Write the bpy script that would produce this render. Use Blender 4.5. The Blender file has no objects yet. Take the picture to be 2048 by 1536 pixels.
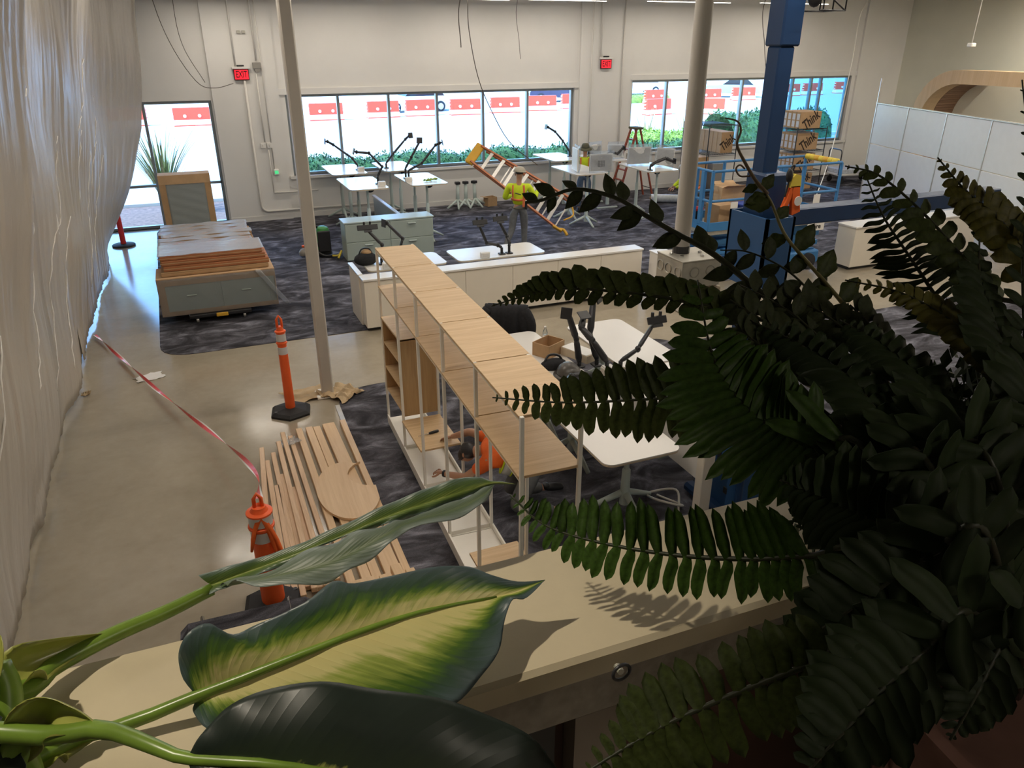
import bpy, math, random
from mathutils import Vector, Matrix, Euler
random.seed(7)
scene = bpy.context.scene
C = scene.collection

# ---------------------------------------------------------------- camera
cam_data = bpy.data.cameras.new('camera')
cam_data.sensor_fit = 'HORIZONTAL'
cam_data.sensor_width = 36.0
cam_data.lens = 36.0 * 1500.0 / 2048.0
cam_data.clip_start = 0.02
cam_data.clip_end = 500
cam = bpy.data.objects.new('camera', cam_data)
C.objects.link(cam)
cam.location = (0, 0, 4.15)
cam.rotation_euler = (math.radians(90 - 24.6), 0, math.radians(-22.8))
scene.camera = cam

# ---------------------------------------------------------------- world, sun, exposure
world = bpy.data.worlds.new('sky')
scene.world = world
world.use_nodes = True
wn = world.node_tree.nodes
wl = world.node_tree.links
sky = wn.new('ShaderNodeTexSky')
sky.sky_type = 'NISHITA'
sky.sun_disc = False
sky.sun_elevation = math.radians(52)
sky.sun_rotation = math.radians(250)
sky.dust_density = 0.3
sky.air_density = 1.3
sky.ozone_density = 4.0
bg = wn['Background']
wl.new(sky.outputs[0], bg.inputs[0])
bg.inputs[1].default_value = 1.5

sun_data = bpy.data.lights.new('sun', 'SUN')
sun_data.energy = 13.0
sun_data.angle = math.radians(0.6)
sun_data.color = (1.0, 0.95, 0.86)
sun = bpy.data.objects.new('sun', sun_data)
C.objects.link(sun)
# sun stands high over the left end of the facade, a little behind the building
sun.rotation_euler = Vector((0.66, 0.07, -0.95)).to_track_quat('-Z', 'Y').to_euler()

scene.view_settings.view_transform = 'Standard'
scene.view_settings.look = 'None'
scene.view_settings.gamma = 1.0
scene.view_settings.use_curve_mapping = False
scene.view_settings.exposure = -0.08
scene.cycles.max_bounces = 8
scene.cycles.transparent_max_bounces = 16
scene.cycles.sample_clamp_indirect = 10.0
scene.cycles.caustics_reflective = False
scene.cycles.caustics_refractive = False

# ---------------------------------------------------------------- helpers
PI = math.pi
def R(a): return math.radians(a)
def V(*a): return Vector(a)

class MB:
    """Collects shapes; build() links them as ONE mesh object."""
    def __init__(s): s.v = []; s.f = []; s.mi = []; s.m = 0; s.uv = None
    def add(s, vs, fs):
        o = len(s.v); s.v += [tuple(p) for p in vs]
        for f in fs: s.f.append(tuple(i + o for i in f)); s.mi.append(s.m)
        return s
    def box(s, c, d, M=None):
        x, y, z = d[0]/2, d[1]/2, d[2]/2
        vs = [Vector(p) for p in ((-x,-y,-z),(x,-y,-z),(x,y,-z),(-x,y,-z),(-x,-y,z),(x,-y,z),(x,y,z),(-x,y,z))]
        if M is not None: vs = [M @ p for p in vs]
        c = Vector(c)
        return s.add([p + c for p in vs], [(0,3,2,1),(4,5,6,7),(0,1,5,4),(1,2,6,5),(2,3,7,6),(3,0,4,7)])
    def mm(s, a, b):
        return s.box([(a[i]+b[i])/2 for i in range(3)], [abs(b[i]-a[i]) for i in range(3)])
    def cbox(s, c, d, b=0.01, M=None):
        x, y, z = d[0]/2, d[1]/2, d[2]/2
        b = min(b, x*.9, y*.9, z*.9); vs = []; ix = {}
        for sx in (-1,1):
            for sy in (-1,1):
                for sz in (-1,1):
                    for k in range(3):
                        p = [sx*(x-b), sy*(y-b), sz*(z-b)]; p[k] = (sx*x, sy*y, sz*z)[k]
                        ix[(sx,sy,sz,k)] = len(vs); vs.append(Vector(p))
        fs = []
        for k, (u, w) in ((0,(1,2)),(1,(2,0)),(2,(0,1))):
            for sg in (-1,1):
                def key(a, b_):
                    t = [0,0,0]; t[k] = sg; t[u] = a; t[w] = b_; return ix[(t[0],t[1],t[2],k)]
                q = [key(-1,-1),key(1,-1),key(1,1),key(-1,1)]
                fs.append(tuple(q if sg > 0 else q[::-1]))
        for k in range(3):
            u, w = [i for i in range(3) if i != k]
            for a in (-1,1):
                for b_ in (-1,1):
                    t0 = [0,0,0]; t1 = [0,0,0]
                    t0[k] = -1; t1[k] = 1; t0[u] = t1[u] = a; t0[w] = t1[w] = b_
                    q = [ix[(*t0,u)], ix[(*t1,u)], ix[(*t1,w)], ix[(*t0,w)]]
                    fs.append(tuple(q))
        for sx in (-1,1):
            for sy in (-1,1):
                for sz in (-1,1): fs.append((ix[(sx,sy,sz,0)], ix[(sx,sy,sz,1)], ix[(sx,sy,sz,2)]))
        if M is not None: vs = [M @ p for p in vs]
        c = Vector(c)
        return s.add([p + c for p in vs], fs)
    def bar(s, p, q, w, h, up=(0,0,1), b=0):
        p = Vector(p); q = Vector(q); d = q - p; L = d.length; z = d.normalized(); u = Vector(up)
        if abs(z.dot(u)) > .98: u = Vector((0,1,0))
        x = u.cross(z).normalized(); y = z.cross(x)
        M = Matrix((x, y, z)).transposed()
        return s.cbox((p+q)/2, (w, h, L), b, M) if b else s.box((p+q)/2, (w, h, L), M)
    def tube(s, pts, r, n=8, cap=True, closed=False):
        pts = [Vector(p) for p in pts]; N = len(pts)
        rs = r if isinstance(r, (list, tuple)) else [r]*N
        rings = []; prev = None
        for i, p in enumerate(pts):
            if closed: t = pts[(i+1)%N] - pts[i-1]
            else: t = pts[min(i+1,N-1)] - pts[max(i-1,0)]
            t.normalize()
            if prev is None:
                a = Vector((0,0,1)) if abs(t.z) < .9 else Vector((1,0,0))
                x = a.cross(t).normalized()
            else:
                x = (prev - t*prev.dot(t))
                x = x.normalized() if x.length > 1e-6 else t.orthogonal().normalized()
            prev = x; y = t.cross(x)
            rings.append([p + (x*math.cos(2*PI*k/n) + y*math.sin(2*PI*k/n))*rs[i] for k in range(n)])
        vs = [p for ring in rings for p in ring]; fs = []
        for i in range(N if closed else N-1):
            j = (i+1) % N
            for k in range(n):
                l = (k+1) % n; fs.append((i*n+k, i*n+l, j*n+l, j*n+k))
        if cap and not closed:
            fs.append(tuple(range(n))[::-1]); fs.append(tuple((N-1)*n+k for k in range(n)))
        return s.add(vs, fs)
    def cyl(s, p, q, r, n=16, r2=None): return s.tube([p, q], [r, r if r2 is None else r2], n)
    def lathe(s, prof, n=20, c=(0,0,0), M=None):
        vs = []; fs = []; c = Vector(c); m = len(prof)
        for r, z in prof:
            for k in range(n):
                p = Vector((r*math.cos(2*PI*k/n), r*math.sin(2*PI*k/n), z)); vs.append((M @ p if M is not None else p) + c)
        for i in range(m-1):
            for k in range(n):
                l = (k+1) % n; fs.append((i*n+k, i*n+l, (i+1)*n+l, (i+1)*n+k))
        if prof[0][0] > 1e-5: fs.append(tuple(range(n))[::-1])
        if prof[-1][0] > 1e-5: fs.append(tuple((m-1)*n+k for k in range(n)))
        return s.add(vs, fs)
    def prism(s, poly, z0, z1, fn=None):
        n = len(poly); fn = fn or (lambda x, y, z: (x, y, z))
        vs = [fn(x, y, z0) for x, y in poly] + [fn(x, y, z1) for x, y in poly]
        fs = [tuple(range(n))[::-1], tuple(range(n, 2*n))] + [(i, (i+1) % n, n+(i+1) % n, n+i) for i in range(n)]
        return s.add(vs, fs)
    def ell(s, c, r, nu=14, nv=8, M=None, zmin=-1.0):
        prof = []
        for i in range(nv+1):
            a = math.asin(max(-1, zmin)) + (PI/2 - math.asin(max(-1, zmin)))*i/nv
            prof.append((max(math.cos(a), 0.0), math.sin(a)))
        vs = []; fs = []; c = Vector(c)
        for rr, z in prof:
            for k in range(nu):
                p = Vector((r[0]*rr*math.cos(2*PI*k/nu), r[1]*rr*math.sin(2*PI*k/nu), r[2]*z)); vs.append((M @ p if M is not None else p)+c)
        for i in range(nv):
            for k in range(nu):
                l = (k+1) % nu; fs.append((i*nu+k, i*nu+l, (i+1)*nu+l, (i+1)*nu+k))
        if zmin > -1: fs.append(tuple(range(nu))[::-1])
        return s.add(vs, fs)
    def grid(s, fn, nu, nv):
        vs = [fn(i/nu, j/nv) for j in range(nv+1) for i in range(nu+1)]; w = nu+1
        fs = [(j*w+i, j*w+i+1, (j+1)*w+i+1, (j+1)*w+i) for j in range(nv) for i in range(nu)]
        return s.add(vs, fs)
    def shell(s, fn, nu, nv, nrm, th):
        """grid with real thickness th along nrm(u,v)"""
        w = nu+1; top = []; bot = []
        for j in range(nv+1):
            for i in range(nu+1):
                p = Vector(fn(i/nu, j/nv)); n = Vector(nrm(i/nu, j/nv)) if callable(nrm) else Vector(nrm)
                top.append(p + n*th/2); bot.append(p - n*th/2)
        o = len(top); fs = []
        for j in range(nv):
            for i in range(nu):
                a = j*w+i; fs.append((a, a+1, a+w+1, a+w)); fs.append((o+a, o+a+w, o+a+w+1, o+a+1))
        def side(a, b): fs.append((a, o+a, o+b, b))
        for i in range(nu): side(i, i+1); side(nv*w+i+1, nv*w+i)
        for j in range(nv): side((j+1)*w, j*w); side(j*w+nu, (j+1)*w+nu)
        return s.add(top+bot, fs)
    def mesh(s, name, mat, smooth=False):
        me = bpy.data.meshes.new(name); me.from_pydata(s.v, [], s.f)
        mats = mat if isinstance(mat, (list, tuple)) else [mat]
        for m in mats: me.materials.append(M[m] if isinstance(m, str) else m)
        if len(mats) > 1: me.polygons.foreach_set('material_index', s.mi)
        if smooth:
            me.polygons.foreach_set('use_smooth', [True]*len(me.polygons))
            if smooth != True: me.set_sharp_from_angle(angle=R(smooth))
        me.update(); return me
    def build(s, name, mat, parent=None, smooth=False, loc=None, rot=None):
        return link(name, s.mesh(name, mat, smooth), parent, loc, rot)

def link(name, me, parent=None, loc=None, rot=None):
    o = bpy.data.objects.new(name, me); C.objects.link(o); o.parent = parent
    if loc is not None: o.location = loc
    if rot is not None: o.rotation_euler = rot
    return o
def tag(o, label=None, cat=None, group=None, kind=None):
    if label: o['label'] = label
    if cat: o['category'] = cat
    if group: o['group'] = group
    if kind: o['kind'] = kind
    return o
def thing(name, label, cat, loc=(0,0,0), rz=0, group=None):
    o = bpy.data.objects.new(name, None); C.objects.link(o); o.empty_display_size = .1
    o.location = loc; o.rotation_euler = (0, 0, rz)
    return tag(o, label, cat, group)
def struct(o): o['kind'] = 'structure'; return o
def rrect(cx, cy, sx, sy, r, n=5):
    out = []
    for qx, qy, a0 in ((1,1,0),(-1,1,90),(-1,-1,180),(1,-1,270)):
        for k in range(n+1):
            a = R(a0 + 90*k/n); out.append((cx+qx*(sx/2-r)+r*math.cos(a), cy+qy*(sy/2-r)+r*math.sin(a)))
    return out
def bez(pts, n=12):
    """smooth Catmull-Rom polyline through pts"""
    P = [Vector(p) for p in pts]
    if len(P) < 3: return [P[0].lerp(P[1], i/n) for i in range(n+1)]
    out = []; m = len(P)-1
    for k in range(n+1):
        t = k/n*m; i = min(int(t), m-1); t -= i
        p1, p2 = P[i], P[i+1]; p0 = P[i-1] if i else p1*2-p2; p3 = P[i+2] if i+2 <= m else p2*2-p1
        out.append(.5*((2*p1)+(-p0+p2)*t+(2*p0-5*p1+4*p2-p3)*t*t+(-p0+3*p1-3*p2+p3)*t**3))
    return out
def text_mesh(name, body, size, mat, parent, M4, depth=0.002, align='CENTER'):
    cu = bpy.data.curves.new(name, 'FONT'); cu.body = body; cu.size = size; cu.extrude = depth; cu.offset = size*.022
    cu.align_x = align; cu.align_y = 'CENTER'; cu.resolution_u = 3
    t = bpy.data.objects.new(name, cu); C.objects.link(t)
    dg = bpy.context.evaluated_depsgraph_get()
    me = bpy.data.meshes.new_from_object(t.evaluated_get(dg)); bpy.data.objects.remove(t)
    me.materials.clear(); me.materials.append(M[mat]); me.transform(M4)
    return link(name, me, parent)
def skin_mesh(nodes, edges, sub=2):
    """nodes: {key: (pos, radius or (rx, ry))}; first key is the root"""
    keys = list(nodes); ix = {k: i for i, k in enumerate(keys)}
    me = bpy.data.meshes.new('skin'); me.from_pydata([nodes[k][0] for k in keys], [(ix[a], ix[b]) for a, b in edges], [])
    o = bpy.data.objects.new('skin', me); C.objects.link(o)
    md = o.modifiers.new('skin', 'SKIN'); md.use_smooth_shade = True; md.branch_smoothing = .6
    for i, k in enumerate(keys):
        r = nodes[k][1]; sv = me.skin_vertices[0].data[i]
        sv.radius = r if isinstance(r, tuple) else (r, r); sv.use_root = (i == 0)
    ss = o.modifiers.new('sub', 'SUBSURF'); ss.levels = sub; ss.render_levels = sub
    dg = bpy.context.evaluated_depsgraph_get(); out = bpy.data.meshes.new_from_object(o.evaluated_get(dg))
    bpy.data.objects.remove(o); bpy.data.meshes.remove(me)
    out.polygons.foreach_set('use_smooth', [True]*len(out.polygons)); return out
def skin(name, nodes, edges, mat, parent, sub=2):
    me = skin_mesh(nodes, edges, sub); me.name = name; me.materials.clear(); me.materials.append(M[mat])
    return link(name, me, parent)
def copy_tree(o, parent=None, loc=None, rz=None, label=None):
    c = o.copy(); C.objects.link(c); c.parent = parent
    if loc is not None: c.location = loc
    if rz is not None: c.rotation_euler = (0, 0, rz)
    if label: c['label'] = label
    for ch in list(o.children): copy_tree(ch, c)
    return c

# ---------------------------------------------------------------- materials
M = {}
def nodes_of(name):
    m = bpy.data.materials.new(name); m.use_nodes = True; M[name] = m
    t = m.node_tree; return m, t.nodes, t.links, t.nodes['Principled BSDF']
def noise(n, l, scale, detail=3, rough=.5, vec=None, dist=0):
    x = n.new('ShaderNodeTexNoise'); x.inputs['Scale'].default_value = scale; x.inputs['Detail'].default_value = detail
    x.inputs['Roughness'].default_value = rough; x.inputs['Distortion'].default_value = dist
    if vec is not None: l.new(vec, x.inputs['Vector'])
    return x
def mapped(n, l, sc=(1,1,1), rot=(0,0,0), coord='Object'):
    tc = n.new('ShaderNodeTexCoord'); mp = n.new('ShaderNodeMapping')
    mp.inputs['Scale'].default_value = sc; mp.inputs['Rotation'].default_value = rot
    l.new(tc.outputs[coord], mp.inputs['Vector']); return mp.outputs[0]
def ramp(n, l, src, stops):
    r = n.new('ShaderNodeValToRGB'); e = r.color_ramp.elements
    while len(e) > 1: e.remove(e[-1])
    for i, (p, c) in enumerate(stops):
        x = e[0] if i == 0 else e.new(p); x.position = p; x.color = (*c, 1)
    l.new(src, r.inputs[0]); return r.outputs[0]
def bump(n, l, src, b, strength=.3, dist=.01):
    x = n.new('ShaderNodeBump'); x.inputs['Strength'].default_value = strength; x.inputs['Distance'].default_value = dist
    l.new(src, x.inputs['Height']); l.new(x.outputs[0], b.inputs['Normal'])
def pm(name, col, rough=.5, metal=0, var=.06, scale=6, bmp=0, spec=.5, emit=None, estr=0, sc=(1,1,1), alpha=None):
    m, n, l, b = nodes_of(name)
    b.inputs['Roughness'].default_value = rough; b.inputs['Metallic'].default_value = metal
    b.inputs['Specular IOR Level'].default_value = spec
    x = noise(n, l, scale, 4, .55, mapped(n, l, sc))
    lo = tuple(max(0, c*(1-var)) for c in col); hi = tuple(min(1, c*(1+var)) for c in col)
    l.new(ramp(n, l, x.outputs[0], [(.3, lo), (.7, hi)]), b.inputs['Base Color'])
    if bmp: bump(n, l, x.outputs[0], b, bmp, .004)
    if emit: b.inputs['Emission Color'].default_value = (*emit, 1); b.inputs['Emission Strength'].default_value = estr
    return m
def wood(name, a, c, axis=1, scale=7, rough=.45):
    m, n, l, b = nodes_of(name)
    sc = [scale*3.2]*3; sc[axis] = scale*.16
    v = mapped(n, l, sc); x = noise(n, l, 1.0, 5, .6, v, .6); y = noise(n, l, 5.0, 2, .5, v)
    mx = n.new('ShaderNodeMath'); mx.operation = 'ADD'; l.new(x.outputs[0], mx.inputs[0])
    mu = n.new('ShaderNodeMath'); mu.operation = 'MULTIPLY'; mu.inputs[1].default_value = .3; l.new(y.outputs[0], mu.inputs[0]); l.new(mu.outputs[0], mx.inputs[1])
    l.new(ramp(n, l, mx.outputs[0], [(.42, a), (.85, c)]), b.inputs['Base Color']); b.inputs['Roughness'].default_value = rough
    bump(n, l, x.outputs[0], b, .06, .002); return m

pm('wall', (.80,.78,.745), .85, var=.025, scale=1.2, bmp=.05)
pm('wall_cream', (.74,.73,.62), .85, var=.03, scale=1.2)
pm('ceiling', (.55,.54,.52), .9)
pm('trimwhite', (.78,.76,.72), .5, var=.02)
pm('mullion', (.30,.33,.34), .35, .6, var=.05)
pm('white', (.82,.80,.76), .45, var=.02)
pm('deskwhite', (.82,.80,.77), .22, var=.015, scale=3)
pm('cabwhite', (.80,.74,.64), .45, var=.015)
pm('colwhite', (.56,.53,.48), .45, var=.02)
pm('postwhite', (.90,.87,.80), .4, var=.02)
pm('mint', (.52,.60,.57), .4, var=.03)
pm('sage', (.36,.42,.38), .5, var=.03)
pm('black', (.018,.018,.02), .4, var=.2)
pm('blackcloth', (.014,.014,.017), .9, var=.3, scale=30, bmp=.3)
pm('rubber', (.02,.02,.022), .75, var=.2)
pm('darkmetal', (.06,.06,.065), .35, .5, var=.1)
pm('chrome', (.7,.7,.7), .2, 1)
pm('galv', (.52,.50,.44), .38, .55, var=.12, scale=14)
pm('card', (.46,.29,.15), .8, var=.08, scale=8)
pm('cardlight', (.55,.36,.2), .8, var=.08)
pm('cardred', (.44,.17,.07), .7, var=.12, scale=9)
pm('ink', (.035,.02,.012), .8)
pm('paperlabel', (.62,.60,.60), .7, var=.1, scale=40)
pm('orange', (.90,.13,.025), .45, var=.05)
pm('orangecloth', (.85,.14,.02), .8, var=.1, scale=12)
pm('red', (.62,.03,.03), .5, var=.06)
pm('tapered', (.75,.07,.08), .3, var=.2, scale=60)
pm('reflect', (.62,.62,.62), .35, var=.05)
pm('hivis', (.62,.78,.02), .75, var=.08, scale=14, bmp=.2)
pm('vestorange', (.70,.17,.06), .7, var=.05)
pm('skin', (.50,.27,.17), .55, var=.06)
pm('hair', (.03,.02,.015), .7)
pm('jeans', (.10,.15,.24), .85, var=.2, scale=20)
pm('greytrouser', (.13,.135,.14), .85, var=.15, scale=18, bmp=.2)
pm('hardhat', (.42,.38,.30), .45, var=.08)
pm('olive', (.10,.095,.06), .85, var=.15)
pm('yellowplastic', (.75,.42,.04), .45, var=.06)
pm('yellowpad', (.80,.62,.08), .6, var=.05)
pm('fibreglass', (.62,.22,.10), .45, var=.06)
pm('ladderred', (.30,.06,.03), .45, var=.08)
pm('alu', (.60,.58,.55), .35, .7, var=.06)
pm('liftblue', (.045,.20,.46), .42, var=.07, scale=5)
pm('mastblue', (.009,.036,.105), .38, var=.08, scale=4)
pm('greenvac', (.05,.26,.06), .4, var=.08)
pm('green_led', (.1,.7,.25), .4, emit=(.1,.9,.35), estr=.6)
pm('brownpaper', (.50,.37,.22), .8, var=.14, scale=9, bmp=.3)
pm('cable', (.10,.085,.07), .6)
pm('cablewhite', (.72,.69,.62), .5)
pm('conduit', (.76,.73,.68), .55, var=.02)
pm('greybox', (.30,.28,.25), .5)
pm('led', (.9,.9,.9), .4, emit=(1,.90,.76), estr=9)
pm('exitred', (.8,.02,.03), .4, emit=(1,.015,.035), estr=1.1)
pm('exitdark', (.10,.004,.008), .5)
pm('bubblewrap', (.62,.66,.72), .25, var=.15, scale=12, bmp=.5)
pm('shelfboard', (.6,.5,.36), .5)
pm('water', (.75,.8,.85), .1)
pm('bluetub', (.03,.08,.42), .4)
pm('bluelabel', (.05,.22,.62), .4)
pm('beige', (.62,.52,.38), .6)
pm('barrier_red', (.78,.065,.02), .5, var=.06)
pm('barrier_white', (.80,.74,.68), .5)
pm('asphalt', (.42,.41,.40), .9, var=.06, scale=3)
pm('concrete_out', (.62,.60,.56), .9, var=.06, scale=2)
pm('mulch', (.16,.10,.08), .95, var=.35, scale=9)
pm('carwhite', (.75,.76,.78), .25)
pm('cardark', (.05,.045,.08), .25)
pm('carsilver', (.42,.44,.48), .25, .3)
pm('carglass', (.02,.025,.03), .1)
pm('hedge', (.04,.11,.03), .6, var=.5, scale=5)
pm('hedgelight', (.24,.34,.05), .6, var=.4, scale=6)
pm('flax', (.17,.19,.06), .5, var=.5, scale=9)
pm('flaxtan', (.42,.33,.14), .5, var=.4, scale=9)
pm('bark', (.16,.10,.06), .8)
pm('ledge', (.60,.52,.36), .42, var=.03, scale=30, bmp=.15)
pm('ledgetrim', (.30,.265,.215), .7, var=.18, scale=60, bmp=.2)
pm('knee', (.10,.055,.04), .7, var=.2, scale=10)
pm('knee_light', (.24,.20,.16), .75, var=.1)
pm('pot', (.17,.085,.065), .8, var=.15, scale=14, bmp=.2)
pm('soil', (.03,.02,.012), .95)
pm('stem', (.16,.26,.035), .3, var=.25, scale=18)
pm('stemlight', (.34,.36,.08), .25, var=.2, scale=12)
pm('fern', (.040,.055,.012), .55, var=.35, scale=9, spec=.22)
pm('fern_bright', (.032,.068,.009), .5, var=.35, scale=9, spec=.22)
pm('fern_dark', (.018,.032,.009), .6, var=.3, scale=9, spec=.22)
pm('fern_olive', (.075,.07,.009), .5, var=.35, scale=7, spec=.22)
pm('vineleaf', (.038,.048,.020), .6, var=.25, scale=9, spec=.22)
pm('rachis', (.02,.025,.008), .5)
pm('tendril', (.17,.12,.07), .6)
wood('oak', (.55,.36,.185), (.72,.52,.31), axis=1)
wood('oakx', (.55,.36,.185), (.72,.52,.31), axis=0)
wood('oakz', (.42,.26,.12), (.58,.39,.20), axis=2)
wood('pine', (.58,.37,.21), (.80,.58,.38), axis=1, scale=9)
wood('maple', (.68,.46,.26), (.80,.58,.36), axis=1, scale=5)
wood('archoak', (.52,.36,.20), (.62,.45,.27), axis=2, scale=2)
wood('archslat', (.20,.115,.065), (.32,.19,.12), axis=0, scale=3)

def mat_glass(name, tint, gl=.08):
    m, n, l, b = nodes_of(name); n.remove(b); out = n['Material Output']
    tr = n.new('ShaderNodeBsdfTransparent'); tr.inputs[0].default_value = (*tint, 1)
    g = n.new('ShaderNodeBsdfGlossy'); g.inputs['Roughness'].default_value = .02
    fr = n.new('ShaderNodeFresnel'); fr.inputs[0].default_value = 1.35
    mx = n.new('ShaderNodeMixShader'); l.new(fr.outputs[0], mx.inputs[0]); l.new(tr.outputs[0], mx.inputs[1]); l.new(g.outputs[0], mx.inputs[2])
    l.new(mx.outputs[0], out.inputs[0]); return m
mat_glass('glass', (.74,.88,1.0)); mat_glass('glassblue', (.36,.60,.78)); mat_glass('clearplastic', (.9,.93,.95))
def mat_sheet(name, trans, col, sc, tlm=.45, gls=.32):
    m, n, l, b = nodes_of(name); n.remove(b); out = n['Material Output']
    v = mapped(n, l, sc); x = noise(n, l, 1.0, 5, .62, v, 1.2)
    bp = n.new('ShaderNodeBump'); bp.inputs['Strength'].default_value = .55; bp.inputs['Distance'].default_value = .03; l.new(x.outputs[0], bp.inputs['Height'])
    tr = n.new('ShaderNodeBsdfTransparent'); tr.inputs[0].default_value = (.95,.96,.97,1)
    df = n.new('ShaderNodeBsdfDiffuse'); df.inputs[0].default_value = (*col,1); l.new(bp.outputs[0], df.inputs['Normal'])
    tl = n.new('ShaderNodeBsdfTranslucent'); tl.inputs[0].default_value = (*col,1); l.new(bp.outputs[0], tl.inputs['Normal'])
    g = n.new('ShaderNodeBsdfGlossy'); g.inputs['Roughness'].default_value = .24; l.new(bp.outputs[0], g.inputs['Normal'])
    a = n.new('ShaderNodeMixShader'); a.inputs[0].default_value = tlm; l.new(df.outputs[0], a.inputs[1]); l.new(tl.outputs[0], a.inputs[2])
    c = n.new('ShaderNodeMixShader'); c.inputs[0].default_value = trans; l.new(a.outputs[0], c.inputs[1]); l.new(tr.outputs[0], c.inputs[2])
    lw = n.new('ShaderNodeLayerWeight'); lw.inputs[0].default_value = .35; l.new(bp.outputs[0], lw.inputs['Normal'])
    d = n.new('ShaderNodeMixShader'); mp = n.new('ShaderNodeMath'); mp.operation = 'MULTIPLY'; mp.inputs[1].default_value = gls; l.new(lw.outputs['Fresnel'], mp.inputs[0])
    l.new(mp.outputs[0], d.inputs[0]); l.new(c.outputs[0], d.inputs[1]); l.new(g.outputs[0], d.inputs[2]); l.new(d.outputs[0], out.inputs[0]); return m
mat_sheet('sheet', .12, (.66,.61,.54), (3, 4.5, .35), .20, .24)
mat_sheet('wrap', .80, (.72,.74,.76), (4, 14, 6)); mat_sheet('wrapfilm2', .70, (.8,.82,.84), (4, 4, 30)); mat_sheet('wrapfilm', .45, (.86,.89,.95), (4, 14, 6))

def mat_floor():
    m, n, l, b = nodes_of('concrete')
    v = mapped(n, l); x = noise(n, l, .9, 6, .62, v, .4); y = noise(n, l, 9, 4, .6, v)
    mx = n.new('ShaderNodeMath'); mx.operation = 'MULTIPLY_ADD'; l.new(y.outputs[0], mx.inputs[0]); mx.inputs[1].default_value = .28; l.new(x.outputs[0], mx.inputs[2])
    l.new(ramp(n, l, mx.outputs[0], [(.45, (.31,.265,.195)), (.64, (.36,.312,.235)), (.85, (.41,.36,.275))]), b.inputs['Base Color'])
    l.new(ramp(n, l, y.outputs[0], [(.3, (.13,.13,.13)), (.8, (.19,.19,.19))]), b.inputs['Roughness'])
    b.inputs['Specular IOR Level'].default_value = .65
mat_floor()
def mat_carpet():
    m, n, l, b = nodes_of('carpet')
    v = mapped(n, l, (1.2, 2.2, 1), (0,0,R(12))); x = noise(n, l, 1.5, 6, .62, v, .9)
    v2 = mapped(n, l, (1,1,1)); y = noise(n, l, 160, 2, .6, v2); z = noise(n, l, .5, 2, .5, v2)
    ad = n.new('ShaderNodeMath'); ad.operation = 'MULTIPLY_ADD'; l.new(y.outputs[0], ad.inputs[0]); ad.inputs[1].default_value = .18; l.new(x.outputs[0], ad.inputs[2])
    l.new(ramp(n, l, ad.outputs[0], [(.46, (.030,.029,.034)), (.56, (.062,.060,.070)), (.65, (.115,.114,.135)), (.74, (.22,.22,.26)), (.82, (.34,.34,.40))]), b.inputs['Base Color'])
    b.inputs['Roughness'].default_value = .95; b.inputs['Specular IOR Level'].default_value = .15
    bump(n, l, y.outputs[0], b, .5, .004)
mat_carpet()

# ================================================================ the setting
WY = 20.0            # inner face of the window wall
o = MB().mm((-14,-5,-.2), (22.5,20.25,0)).build('floor', 'concrete'); struct(o)
o = MB().mm((-14.3,-5.3,6.4), (22.8,20.35,6.6)).build('ceiling', 'ceiling'); struct(o)
# window wall pieced around its three openings (x0,x1,z0,z1)
def wall_with_openings():
    mb = MB(); T = .28
    ops = [(-5.2,.76,0,2.88),(2.45,10.3,1.05,2.96),(12.15,20.4,1.12,3.12)]
    xs = [-14.3] + [v for o_ in ops for v in o_[:2]] + [22.8]
    for i in range(0, len(xs), 2): mb.mm((xs[i],WY,-.2), (xs[i+1],WY+T,6.4))
    for x0,x1,z0,z1 in ops:
        mb.mm((x0,WY,z1), (x1,WY+T,6.4))
        mb.mm((x0,WY,-.2), (x1,WY+T,max(z0,-.01)))
    return mb
struct(wall_with_openings().build('wall_back', 'wall'))
# shallow pilasters between the windows
struct(MB().mm((.80,WY-.07,0), (2.3,WY+.01,6.4)).build('wall_pilaster', 'wall'))
struct(MB().mm((10.42,WY-.07,0), (12.05,WY+.01,6.4)).build('wall_pilaster', 'wall'))
struct(MB().mm((20.55,WY-.07,0), (22.5,WY+.01,6.4)).build('wall_pilaster', 'wall'))
struct(MB().mm((22.4,-5.3,0), (22.7,20.2,6.4)).build('wall_right', 'wall_cream'))
struct(MB().mm((-14.3,-5.3,0), (-14,20.2,6.4)).build('wall_left', 'wall'))
struct(MB().mm((-14.3,-5.3,0), (22.8,-5,6.4)).build('wall_front', 'wall'))
for i,(x0,x1) in enumerate([(.80,2.3),(2.3,10.42),(10.42,12.05),(12.05,20.55)]):
    y = WY-.07 if i in (0,2) else WY
    struct(MB().mm((x0,y-.015,0), (x1,y,.13)).build('baseboard_back', 'trimwhite'))
# window heads: a drywall bulkhead lip and a sill under each window
struct(MB().mm((2.3,WY-.04,2.96), (10.42,WY,3.10)).build('trim_1', 'wall'))
struct(MB().mm((12.05,WY-.04,3.12), (20.55,WY,3.26)).build('trim_2', 'wall'))
struct(MB().mm((2.35,WY-.09,.98), (10.36,WY+.12,1.05)).build('trim_3', 'trimwhite'))
struct(MB().mm((12.08,WY-.09,1.05), (20.5,WY+.12,1.12)).build('trim_4', 'trimwhite'))

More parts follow.
